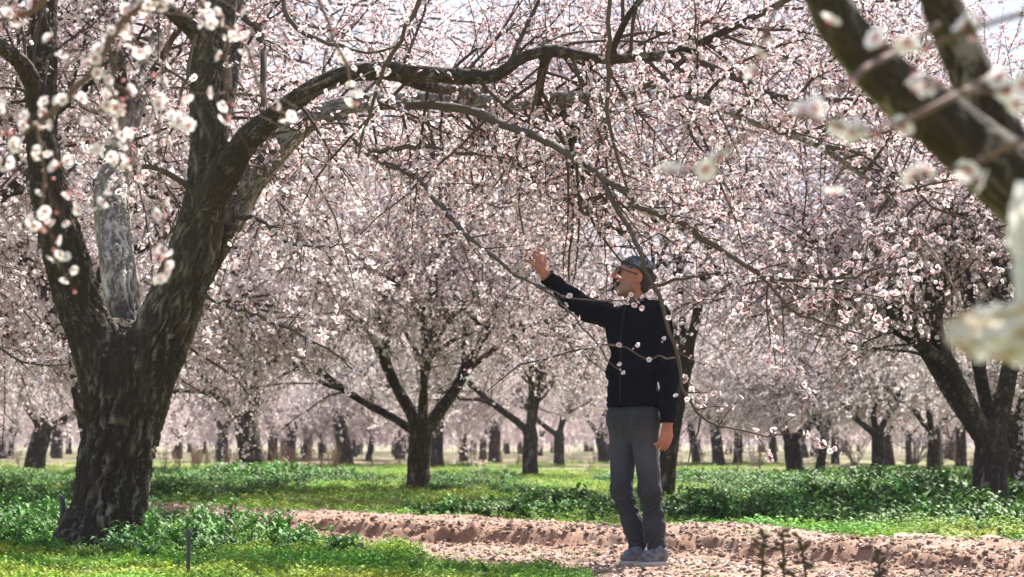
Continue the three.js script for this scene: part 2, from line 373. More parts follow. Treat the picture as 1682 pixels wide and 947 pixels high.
// ------------------------------------------------------------------ blossoms
// one open flower: five cupped petals with a notch, a red throat, stamens and a calyx below; axis +y, radius 1
function flowerGeo(seed, cup, open) {
  const r = RNG(seed), mb = new MB(256);
  for (let k = 0; k < 5; k++) {
    const a = k / 5 * 6.2832 + r.s(0.15), tilt = cup + r.s(0.18), len = r.r(0.9, 1.08), wd = r.r(0.5, 0.62), ca = Math.cos(a), sa = Math.sin(a);
    const P = (l, w, c, lift = 0) => { const rad = Math.cos(tilt * (1 - 0.35 * l)) * l * len, y = Math.sin(tilt * (1 - 0.35 * l)) * l * len + lift; return mb.v(ca * rad - sa * w * wd, y, sa * rad + ca * w * wd, ...c); };
    const base = [0.36, 0.05, 0.06], mid = [0.78, 0.47 + r.s(0.06), 0.49], rim = [0.88, 0.865 + r.s(0.02), 0.885];
    const b = P(0.1, 0, base), q = P(0.32, 0, mid), l1 = P(0.5, -0.78, rim, 0.1), r1 = P(0.5, 0.78, rim, 0.1), l2 = P(0.92, -0.6, rim, 0.06), r2 = P(0.92, 0.6, rim, 0.06), t = P(0.9, 0, rim, -0.03), m = P(0.6, 0, [0.9, 0.86, 0.88]);
    mb.t(b, q, l1); mb.t(b, r1, q); mb.t(q, m, l1); mb.t(q, r1, m); mb.q(l1, m, t, l2); mb.q(m, r1, r2, t);
  }
  for (let k = 0; k < 6; k++) { const a = k * 1.047 + r.s(0.3), e = r.r(0.2, 0.34), y = r.r(0.28, 0.5), w = 0.05, c = [0.62, 0.2, 0.2], d = [0.8, 0.55, 0.42]; const p = mb.v(-Math.sin(a) * w, 0.05, Math.cos(a) * w, ...c), q = mb.v(Math.sin(a) * w, 0.05, -Math.cos(a) * w, ...c), s = mb.v(Math.cos(a) * e, y, Math.sin(a) * e, ...d); mb.t(p, q, s); }
  calyx(mb, 0.2, -0.42); return mb.geo(false);
}
function calyx(mb, w, y0) {
  const c = [0.3, 0.07, 0.055], d = [0.2, 0.08, 0.045], tip = mb.v(0, y0, 0, ...d), row = []; for (let k = 0; k < 5; k++) { const a = k / 5 * 6.2832; row.push(mb.v(Math.cos(a) * w, 0.06, Math.sin(a) * w, ...c)); }
  const top = mb.v(0, 0.08, 0, 0.36, 0.07, 0.07);
  for (let k = 0; k < 5; k++) { mb.t(tip, row[k], row[(k + 1) % 5]); mb.t(top, row[(k + 1) % 5], row[k]); }
}
function budGeo(seed) {
  const mb = new MB(64), r = RNG(seed); calyx(mb, 0.22, -0.4);
  const rows = [[0.05, 0.2, [0.6, 0.2, 0.22]], [0.32, 0.3, [0.86, 0.55, 0.58]], [0.6, 0.18, [0.9, 0.66, 0.69]]]; let prev = null;
  for (const [y, w, c] of rows) { const row = []; for (let k = 0; k < 5; k++) { const a = k / 5 * 6.2832 + y; row.push(mb.v(Math.cos(a) * w * r.r(0.9, 1.1), y, Math.sin(a) * w, ...c)); } if (prev) for (let k = 0; k < 5; k++) mb.q(prev[k], prev[(k + 1) % 5], row[(k + 1) % 5], row[k]); prev = row; }
  const t = mb.v(0, 0.72, 0, 0.92, 0.72, 0.75); for (let k = 0; k < 5; k++) mb.t(prev[k], prev[(k + 1) % 5], t);
  return mb.geo(false);
}
const FLOWERS = [flowerGeo(1, 0.35, 1), flowerGeo(2, 0.6, 1), flowerGeo(3, 0.9, 1), budGeo(4)];
const basis = (d, rng) => { const u = V(Math.abs(d.y) < 0.9 ? 0 : 1, Math.abs(d.y) < 0.9 ? 1 : 0, 0).cross(d).normalize(), w = V(0, 0, 0).crossVectors(d, u), a = rng() * 6.2832, c = Math.cos(a), s = Math.sin(a); return [V(u.x * c + w.x * s, u.y * c + w.y * s, u.z * c + w.z * s), V(w.x * c - u.x * s, w.y * c - u.y * s, w.z * c - u.z * s)]; };
// a simpler flower written straight into a merged mesh (trees farther off)
function flowerInto(mb, p, d, R, rng, lod) {
  const [u, w] = basis(d, rng), bud = rng() < 0.2, g = rng.r(0.84, 1), pk = rng() < 0.22 ? rng.r(0.75, 0.92) : rng.r(0.95, 1);
  const rim = [0.9 * g, 0.875 * g * pk, 0.895 * g * pk], red = lod > 1 ? [0.8, 0.66, 0.68] : [0.7, 0.46, 0.46], cal = [0.36, 0.09, 0.08];
  const X = (a, b, c, col) => mb.v(p.x + (u.x * a + w.x * b + d.x * c) * R, p.y + (u.y * a + w.y * b + d.y * c) * R, p.z + (u.z * a + w.z * b + d.z * c) * R, ...col);
  if (bud) {
    const c = [0.75 * g, 0.4 * g, 0.42 * g], a = X(0, 0, -0.4, cal), b = X(0.3, 0, 0.1, c), e = X(-0.15, 0.26, 0.1, c), f = X(-0.15, -0.26, 0.1, c), t = X(0, 0, 0.66, rim);
    mb.t(t, b, e); mb.t(t, e, f); mb.t(t, f, b); if (lod < 2) { mb.t(a, b, e); mb.t(a, e, f); mb.t(a, f, b); } return;
  }
  const n = lod > 1 ? 3 : 5, cup = rng.r(0.2, 0.85), wd = lod > 1 ? 0.66 : 0.5;
  for (let k = 0; k < n; k++) {
    const a = k / n * 6.2832, ca = Math.cos(a), sa = Math.sin(a), cu = cup + rng.s(0.25), cc = Math.cos(cu), sc = Math.sin(cu), P = (l, s, y, col) => X(ca * l - sa * s, sa * l + ca * s, y, col);
    mb.t(P(0.04, 0, 0, red), P(cc, -wd, sc, rim), P(cc, wd, sc, rim));
  }
  if (lod < 2) { const a = X(0, 0, -0.45, [0.22, 0.08, 0.05]), b = X(0.24, 0, 0.08, cal), c = X(-0.12, 0.2, 0.08, cal), e = X(-0.12, -0.2, 0.08, cal); mb.t(a, b, c); mb.t(a, c, e); mb.t(a, e, b); mb.t(b, c, e); }
}

// ------------------------------------------------------------------ growing almond trees
function grow(rng, p, d, len, r0, r1, n, wander, grav) {
  const pts = [p.clone()], rad = [r0], q = p.clone(), dir = d.clone();
  for (let i = 1; i <= n; i++) { dir.add(V(rng.s(wander), rng.s(wander) + grav, rng.s(wander))).normalize(); q.addScaledVector(dir, len / n); pts.push(q.clone()); rad.push(lerp(r0, r1, i / n)); }
  return { pts, rad };
}
const along = (c, t) => { const q = t * (c.pts.length - 1), k = Math.min(Math.floor(q), c.pts.length - 2), f = q - k; return { p: c.pts[k].clone().lerp(c.pts[k + 1], f), d: V(0, 0, 0).subVectors(c.pts[k + 1], c.pts[k]).normalize(), r: lerp(c.rad[k], c.rad[k + 1], f) }; };
function sideways(rng, d, spread, up) { const s = rng.dir(); s.addScaledVector(d, -s.dot(d)).normalize(); return s.multiplyScalar(Math.sin(spread)).addScaledVector(d, Math.cos(spread)).add(V(0, up, 0)).normalize(); }
// sites for flowers along a twig
function flowersOn(rng, c, sites, gap, from = 0.12) {
  let L = 0; for (let i = 1; i < c.pts.length; i++) L += c.pts[i].distanceTo(c.pts[i - 1]);
  for (let s = L * from; s < L; s += gap * rng.r(0.5, 3.1)) { const a = along(c, s / L); for (let k = Math.floor(rng.r(1, 3.6)); k > 0; k--) { const d = sideways(rng, a.d, rng.r(0.6, 1.7), 0.1); sites.push({ p: a.p.clone().addScaledVector(d, a.r + 0.011).addScaledVector(a.d, rng.s(0.012)), d }); } }
  const e = along(c, 0.999); sites.push({ p: e.p, d: e.d });
}
function twigsOn(rng, c, out, n, len, gap, t0 = 0.2, keep = null) {
  for (let k = 0; k < n; k++) {
    const a = along(c, clamp(t0 + (1 - t0) * (k + rng()) / n, 0, 0.999)), d = sideways(rng, a.d, rng.r(0.5, 1.25), rng.r(-0.15, 0.3));
    const t = grow(rng, a.p, d, len * rng.r(0.55, 1.25), Math.min(a.r * 0.7, 0.0058), 0.0016, 2, 0.24, rng.r(-0.1, 0.06));
    if (keep && !keep(t.pts[1])) continue;
    out.tubes.push({ ...t, sides: 3 }); flowersOn(rng, t, out.sites, gap);
  }
}
function almond(seed, o) {
  const rng = RNG(seed), out = { chains: [], tubes: [], sites: [] };
  const H = o.crotch ?? 1.15, R = o.r ?? 0.2, lean = o.lean ?? [rng.s(0.1), rng.s(0.1)];
  const top = V(lean[0], H, lean[1]);
  out.chains.push(curve([V(0, -0.25, 0), V(0.01, 0.02, 0), V(lean[0] * 0.35, H * 0.4, lean[1] * 0.35), V(lean[0] * 0.8, H * 0.8, lean[1] * 0.8), top], [R * 1.45, R * 1.18, R * 0.98, R * 1.0, R * 0.92], 0.12));
  const limbs = o.limbs ?? (() => { const n = 3 + Math.floor(rng() * 2), a0 = rng() * 360, l = []; for (let k = 0; k < n; k++) l.push([a0 + k * 360 / n + rng.s(22), rng.r(42, 64), rng.r(0.5, 0.62)]); return l; })();
  const S = o.size ?? 1, subs = [];
  for (const [az, el, rr] of limbs) {
    const a = az * Math.PI / 180, e = el * Math.PI / 180, d = V(Math.cos(a) * Math.cos(e), Math.sin(e), Math.sin(a) * Math.cos(e));
    const c = grow(rng, top.clone().addScaledVector(d, -0.1).add(V(0, -0.06, 0)), d, rng.r(2.0, 2.5) * S, R * rr, R * 0.26, 6, 0.14, 0.045);
    out.chains.push(curve(c.pts, c.rad, 0.14));
    for (const t of [0.42, 0.62, 0.98]) for (let k = 0; k < 2; k++) {
      const b = along(c, t), dd = sideways(rng, b.d, rng.r(0.5, 0.95), 0.1), s = grow(rng, b.p, dd, rng.r(1.5, 2.3) * S, b.r * 0.72, 0.014, 6, 0.2, rng.r(-0.06, 0.06));
      out.chains.push(curve(s.pts, s.rad, 0.16)); subs.push(s);
    }
    subs.push(c);
  }
  const nb = o.branches ?? 7, nt = o.twigs ?? 7, gap = o.gap ?? 0.055;
  for (const s of subs) {
    for (let k = 0; k < nb; k++) {
      const a = along(s, clamp((o.from ?? 0.25) + (1 - (o.from ?? 0.25)) * (k + rng()) / nb, 0, 0.999)), d = sideways(rng, a.d, rng.r(0.55, 1.2), 0.06), b = grow(rng, a.p, d, rng.r(0.8, 1.7) * S, Math.min(a.r * 0.65, 0.017), 0.0035, 6, 0.2, rng.r(-0.11, 0.05));
      out.tubes.push({ ...b, sides: 4 });
      twigsOn(rng, b, out, nt, 0.5 * S, gap, 0.12);
      flowersOn(rng, b, out.sites, gap * 1.5, 0.3);
    }
    const nd = o.droop ?? 2;
    for (let k = 0; k < nd; k++) {                                  // long outer branches that hang down
      const a = along(s, rng.r(0.55, 0.98)), out2 = V(a.p.x, 0.15, a.p.z).normalize(), d = sideways(rng, out2, rng.r(0.1, 0.9), 0), b = grow(rng, a.p, d, rng.r(1.5, 2.7) * S, 0.014, 0.003, 9, 0.17, -0.17);
      for (let q = 1; q < b.pts.length; q++) if (b.pts[q].y < (o.low ?? 1.35)) { b.pts.length = b.rad.length = q; break; }
      if (b.pts.length < 3) continue;
      out.tubes.push({ ...b, sides: 4 });
      twigsOn(rng, b, out, nt + 3, 0.5 * S, gap, 0.15);
      flowersOn(rng, b, out.sites, gap * 1.5, 0.3);
    }
  }
  return out;
}
const BROWN = [0.085, 0.05, 0.035];
function treeGeos(t, cell, fR, rng, lod) {
  const wood = barkSkin(t.chains.map((c, i) => chainGroup(c.pts, c.rad, 0, i)), cell, 0.05).g, tw = new MB(60000), fl = new MB(200000);
  for (const c of t.tubes) tube(tw, c.pts, c.rad, c.sides, BROWN, 0, null, false);
  if (lod) for (const s of t.sites) flowerInto(fl, s.p, s.d, fR * rng.r(0.75, 1.2), rng, lod);
  return { wood, twigs: tw.geo(true), flowers: fl.geo(false), n: t.sites.length };
}
function plant(g, label, category, x, z, turn, size, group, name = 'almond_tree') {
  const o = thing(name, label, category, V(x, ground(x, z) - 0.02, z), group); o.rotation.y = turn; o.scale.setScalar(size);
  mesh('trunk', g.wood, M.bark, o); mesh('twigs', g.twigs, M.twig, o, 'stuff'); mesh('crown', g.flowers, M.petal, o, 'stuff');
  return o;
}
function instanced(name, geo, mat, list, parent, rng, off) {       // list of {p, d, R}
  const m = new THREE.InstancedMesh(geo, mat, list.length), X = new THREE.Matrix4(), c = new THREE.Color();
  list.forEach((s, i) => {
    const [u, w] = basis(s.d, rng); X.makeBasis(u.multiplyScalar(s.R), s.d.clone().multiplyScalar(s.R), w.multiplyScalar(s.R)).setPosition(s.p.x - off.x, s.p.y - off.y, s.p.z - off.z);
    m.setMatrixAt(i, X); const g = rng.r(0.88, 1), k = rng() < 0.3 ? rng.r(0.8, 0.95) : 1; m.setColorAt(i, c.setRGB(g, g * k, g * k));
  });
  m.name = name; m.castShadow = m.receiveShadow = true; m.userData.kind = 'stuff'; parent.add(m); return m;
}
function flowerField(parent, sites, R, rng, off, single = []) {     // the nearest ones in single as meshes of their own, the rest as masses
  const by = [[], [], [], []];
  for (const s of sites) { s.R = R * rng.r(0.6, 1.2); const k = rng() < 0.18 ? 3 : Math.floor(rng() * 3); (single.includes(s) ? null : by[k])?.push(s); if (single.includes(s)) oneFlower(parent, s.p, s.d, s.R, k, rng, off); }
  by.forEach((l, k) => l.length && instanced(k < 3 ? 'blossoms' : 'buds', FLOWERS[k], M.petal, l, parent, rng, off));
}
function oneFlower(parent, p, d, R, k, rng, off) {
  const m = mesh(k < 3 ? 'blossom' : 'bud', FLOWERS[k], M.petal, parent), [u, w] = basis(d, rng);
  m.applyMatrix4(new THREE.Matrix4().makeBasis(u.multiplyScalar(R), d.clone().multiplyScalar(R), w.multiplyScalar(R)).setPosition(p.x - off.x, p.y - off.y, p.z - off.z));
}

// ------------------------------------------------------------------ the orchard behind
const rt = RNG(4242);
const customs = [
  // pixel x, base row, trunk width in pixels, growth, label
  [1622, 838, 62, { seed: 11, crotch: 0.74, limbs: [[178, 48, 0.72], [12, 68, 0.68], [265, 55, 0.5], [140, 68, 0.42]], lean: [0.04, 0], branches: 11, twigs: 11, gap: 0.036 }, 'dark thick almond tree by the right edge, its forked trunk rising from lush weeds'],
  [686, 803, 42, { seed: 12, crotch: 0.88, size: 1.38, limbs: [[175, 74, 0.6], [4, 50, 0.64], [190, 34, 0.4], [85, 60, 0.4], [270, 55, 0.4]], lean: [0.05, 0], branches: 11, twigs: 11, gap: 0.037 }, 'black-trunked almond tree with a wide fork left of the man, nearest in the middle'],
  [870, 783, 28, { seed: 13, crotch: 0.95, limbs: [[160, 48, 0.55], [70, 78, 0.5], [5, 70, 0.58], [270, 50, 0.45]], lean: [0.02, 0] }, 'three-limbed almond tree just left of the man behind the green weeds'],
  [418, 777, 46, { seed: 14, from: 0.7, low: 2.9, branches: 6, droop: 1, crotch: 1.1, limbs: [[178, 52, 0.6], [25, 76, 0.62], [270, 55, 0.4]], lean: [-0.18, 0] }, 'almond tree with a leaning trunk and two dark limbs, right of the big trunk'],
  [1305, 775, 32, { seed: 15, crotch: 0.75, limbs: [[165, 58, 0.66], [18, 50, 0.66], [255, 60, 0.4]], lean: [-0.06, 0] }, 'stout dark almond tree forking low, midway between the man and the right edge'],
  [56, 771, 36, { seed: 16, crotch: 1.05, limbs: [[150, 62, 0.45], [70, 82, 0.42], [2, 36, 0.42], [275, 60, 0.35]], lean: [0.22, 0] }, 'almond tree with three spreading limbs left of the big trunk'],
  [1088, 818, 33, { seed: 17, crotch: 1.85, limbs: [[15, 66, 0.66], [165, 58, 0.5], [270, 60, 0.5]], lean: [0.3, 0], size: 1.25, branches: 11, twigs: 11, gap: 0.037 }, 'slender almond tree leaning to the right directly behind the man'],
];
for (const [px, py, w, o, label] of customs) {
  const d = depthOf(py), x = at(px, HOR, d).x, r = w / 2 * d / F * 0.86;
  const near = d < 32;
  const t = almond(o.seed, { branches: 9, twigs: 8, gap: 0.045, droop: 3, size: 1.15, low: 1.85, from: 0.42, ...o, r });
  if (near) {
    const g = treeGeos(t, d < 26 ? 0.022 : 0.028, 0.022, RNG(o.seed * 7), 0), b = V(x, ground(x, -d) - 0.02, -d), p = thing('almond_tree', label, 'almond tree', b, 'blossoming almond trees of the orchard');
    mesh('trunk', g.wood, M.bark, p); mesh('twigs', g.twigs, M.twig, p, 'stuff'); flowerField(p, t.sites, 0.0225, RNG(o.seed * 9), V(0, 0, 0));
    continue;
  }
  plant(treeGeos(t, 0.035, 0.028, RNG(o.seed * 7), 2), label, 'almond tree', x, -d, 0, 1, 'blossoming almond trees of the orchard');
}
const kinds = [], farKinds = [];
for (let k = 0; k < 4; k++) { const t = almond(100 + k, { r: k < 2 ? 0.18 : 0.125, branches: 10, twigs: 9, gap: 0.042, droop: 3, size: 1.12, lean: [[0.04, 0.2, -0.16, 0][k], 0] }); kinds.push(treeGeos(t, 0.035, 0.028, RNG(300 + k), 2)); }
for (let k = 0; k < 3; k++) { const t = almond(140 + k, { r: 0.16, crotch: 0.9, branches: 8, twigs: 4, gap: 0.034, droop: 4, low: 0.6, size: 1.1 }); farKinds.push(treeGeos(t, 0.05, 0.044, RNG(340 + k), 2)); }
const mids = [
  [716, 766, 27, 'brown-grey almond trunk showing close behind the black forked tree'],
  [570, 763, 27, 'short squat almond trunk under low blossom left of the black forked tree'],
  [478, 756, 18, 'small reddish almond trunk among dry stalks, between the leaning tree and the squat trunk'],
  [366, 757, 20, 'small almond trunk just left of the leaning tree with two dark limbs'],
  [95, 752, 30, 'broad grey almond trunk behind the three-limbed tree at the far left'],
  [656, 753, 17, 'dark leaning almond trunk just left of the black forked tree'],
  [762, 757, 15, 'thin tilted almond trunk just right of the black forked tree'],
  [812, 760, 21, 'straight grey almond trunk between the black forked tree and the three-limbed one'],
  [918, 766, 20, 'straight brown almond trunk between the three-limbed tree and the man'],
  [991, 759, 17, 'almond trunk partly hidden at the left thigh of the man'],
  [1143, 759, 15, 'narrow dark almond trunk nearest to the right of the man'],
  [1180, 763, 22, 'grey-brown almond trunk with knobbed top, second to the right of the man'],
  [1211, 762, 16, 'almond trunk with a small side limb, third to the right of the man'],
  [1270, 759, 10, 'thinnest straight almond trunk left of the stout low-forking tree'],
  [1345, 776, 17, 'straight slim brown almond trunk just right of the stout low-forking tree'],
  [1371, 761, 15, 'dark small almond trunk behind and right of the slim brown one'],
  [1442, 778, 25, 'vase-shaped brown almond trunk above the lushest weeds'],
  [1461, 765, 19, 'almond trunk half hidden behind the vase-shaped brown one'],
  [1532, 777, 24, 'brown almond trunk with a low left limb, left of the thick right-hand tree'],
  [1578, 767, 19, 'pale brown almond trunk touching the left outline of the thick right-hand tree'],
  [1664, 796, 38, 'dark almond trunk directly behind the thick right-hand tree at the picture edge'],
  [1492, 761, 10, 'tiny grey almond trunk between bare shrubs on the right'],
  [606, 755, 11, 'tiny almond trunk right of the squat trunk'],
  [527, 752, 9, 'tiny almond trunk left of the squat trunk in the far rows'],
];
let vi = 0;
for (const [px, py, w, label] of mids) {
  const d = depthOf(py), x = at(px, HOR, d).x, thin = w / 2 * d / F < 0.16, s = clamp(w / 2 * d / F / (thin ? 0.145 : 0.21), 0.8, 1.2);
  plant(kinds[(thin ? 2 : 0) + vi % 2], label, 'almond tree', x, -d, vi * 2.4 + 0.7, s, 'blossoming almond trees of the orchard'); vi++;
}
// trees beside the view whose crowns reach into it
for (const [x, d, size, label] of [[-5.3, 17.2, 1.3, 'tall blossoming almond tree beyond the left edge, close behind the big tree'], [-4.66, 24, 1.35, 'blossoming almond tree hidden by the big trunk, its crown showing between the limbs']]) { plant(kinds[vi % 4], label, 'almond tree', x, -d, vi * 2.4, size, 'blossoming almond trees of the orchard'); vi++; }
for (const [d, k] of [[22, -1], [21.5, 1], [25.5, -1], [27, 1], [32, -1], [34, 1], [40, 1], [41, -1], [47, -1], [50, 1], [56, 1], [58, -1], [65, 1], [66, -1], [72, -1], [73, 1]]) {
  plant(kinds[vi % 4], 'blossoming almond tree whose branches reach in from beyond the ' + (k < 0 ? 'left' : 'right') + ' edge', 'almond tree', k * (0.2494 * d + rt.r(1.3, 2.6)), -d, vi * 2.4, rt.r(1, 1.15), k < 0 ? 'almond trees beyond the left edge' : 'almond trees beyond the right edge'); vi++;
}
// the far rows
for (let row = 0; row < 12; row++) {
  const d = 80 + row * 7.2, half = 0.2494 * d + 3, n = Math.floor(2 * half / 6.6);
  for (let i = 0; i <= n; i++) {
    const x = -half + i * 6.6 + rt.s(0.8) + (row % 2) * 3.3;
    plant(farKinds[vi % 3], 'distant pale blossoming almond tree in the far rows', 'almond tree', x, -d - rt.s(0.9), vi * 1.7, rt.r(0.9, 1.15), 'distant almond trees in the far rows'); vi++;
  }
}

// ------------------------------------------------------------------ the big almond tree on the left
const GRP = 'blossoming almond trees of the orchard';
const chainPx = (list, step) => curve(list.map(([x, y, d]) => at(x, y, d)), list.map(([, , d, r]) => r * d / F), step);
{
  const rng = RNG(99), D = 13.9, base = V(at(165, HOR, D).x, 0, -D);
  base.y = ground(base.x, base.z);
  const o = thing('almond_tree', 'big almond tree on the left, thick furrowed trunk splitting into sunlit-toned and dark limbs', 'almond tree', base, GRP);
  const big = [
    [[160, 930, D, 88], [165, 893, D, 73], [176, 840, D, 58], [189, 770, D, 56], [201, 700, D, 59], [208, 645, D, 66], [210, 605, D, 72], [210, 588, D, 62]],
    // left limb
    [[192, 650, D, 48], [163, 575, 13.85, 40], [132, 495, 13.8, 36], [109, 420, 13.7, 34], [86, 330, 13.65, 31], [70, 240, 13.6, 27], [68, 150, 13.6, 25], [72, 60, 13.7, 23], [76, -60, 13.8, 20], [60, -220, 13.9, 14]],
    // limb leaning away behind, its sunlit face put into the bark colour
    [[214, 630, 14.05, 40], [207, 530, 14.25, 29], [198, 450, 14.35, 28], [188, 385, 14.55, 29], [184, 320, 14.75, 27], [192, 265, 14.95, 21], [214, 195, 15.2, 19], [236, 130, 15.4, 16], [262, 60, 15.7, 14], [285, -40, 16.1, 11]],
    // right limb
    [[224, 650, D, 52], [260, 570, 13.85, 47], [291, 490, 13.8, 43], [318, 410, 13.7, 38], [338, 330, 13.65, 35], [344, 250, 13.6, 31], [342, 180, 13.55, 30], [345, 100, 13.5, 28], [362, 20, 13.5, 25], [372, -70, 13.5, 21], [390, -220, 13.5, 13]],
    // long dark limb arching to the right
    [[340, 345, 13.62, 25.8], [372, 285, 13.5, 23.9], [408, 228, 13.35, 21.2], [455, 188, 13.2, 17.6], [510, 148, 13.0, 15.8], [570, 122, 12.9, 15.0], [640, 116, 12.8, 14.1], [705, 122, 12.7, 13.2], [770, 126, 12.65, 12.8], [818, 122, 12.6, 11.4], [856, 95, 12.6, 9.7], [905, 82, 12.6, 9.2], [950, 90, 12.55, 8.8], [1000, 97, 12.5, 8.4], [1050, 93, 12.5, 7.9], [1115, 86, 12.4, 7.9], [1180, 56, 12.4, 7.0], [1250, 22, 12.3, 5.3], [1320, -15, 12.3, 4.4]],
    // long limb under it, coloured pale as if the sun caught it
    [[318, 450, 13.95, 30], [352, 395, 14.1, 29], [395, 322, 14.2, 29], [440, 258, 14.2, 25], [500, 203, 14.1, 20], [555, 176, 14.0, 15], [630, 167, 13.8, 14], [715, 163, 13.6, 13], [790, 166, 13.5, 12], [850, 173, 13.3, 9.5], [920, 159, 13.1, 9], [1000, 160, 12.9, 8.5], [1070, 155, 12.7, 8], [1140, 160, 12.5, 7], [1230, 198, 12.2, 6], [1335, 235, 12.0, 5.5], [1400, 276, 11.9, 5], [1450, 315, 11.8, 5], [1492, 362, 11.7, 4.5], [1525, 405, 11.6, 4], [1556, 452, 11.6, 3], [1575, 490, 11.6, 1.6]],
    // second stem beside the right limb
    [[343, 280, 13.75, 20], [362, 200, 13.95, 18], [376, 120, 14.1, 16], [388, 50, 14.2, 14], [396, -50, 14.3, 11], [420, -180, 14.4, 7]],
    [[345, 95, 13.5, 17], [322, 55, 13.4, 14], [285, 22, 13.3, 12], [240, -15, 13.2, 10], [190, -70, 13.1, 7]],
    [[208, 205, 15.15, 13], [196, 120, 15.1, 12], [184, 50, 15.0, 11], [168, -30, 15.0, 9], [150, -150, 15, 6]],
    [[75, 190, 13.6, 17], [40, 110, 13.4, 14], [0, 76, 13.2, 12], [-60, 40, 13.0, 9]],
    [[898, 90, 12.6, 9], [888, 130, 12.8, 7.5], [884, 172, 13.1, 7]],
    [[918, 160, 13.1, 7], [940, 230, 13.3, 8], [942, 290, 13.5, 7], [956, 350, 13.7, 4]],
    [[640, 117, 12.8, 13], [700, 140, 13.1, 11], [760, 148, 13.4, 9], [830, 150, 13.7, 7], [900, 190, 13.9, 5], [960, 210, 14.1, 3]],
    [[1000, 97, 12.5, 6], [1030, 30, 12.4, 6], [1090, -50, 12.3, 5], [1150, -150, 12.2, 4]],
  ];
  const sunTones = [0, 0, 0.95, 0.05, 0, 0.6, 0.1, 0, 0.5, 0, 0, 0, 0.3, 0];  // how far each limb is coloured as if sunlit
  const chains = big.map((l) => chainPx(l, 0.1));
  const { g, ids } = barkSkin(chains.map((c, i) => Object.assign(chainGroup(c.pts, c.rad, sunTones[i], i), { k: i < 4 ? 0.08 : i < 7 ? 0.06 : 0.04 })), 0.0105, 0.1, 1.7);
  splitGeo(g, ids, chains.length).forEach((q, i) => { q.translate(-base.x, -base.y, -base.z); mesh(i ? 'limb' : 'trunk', q, M.bark, o); });
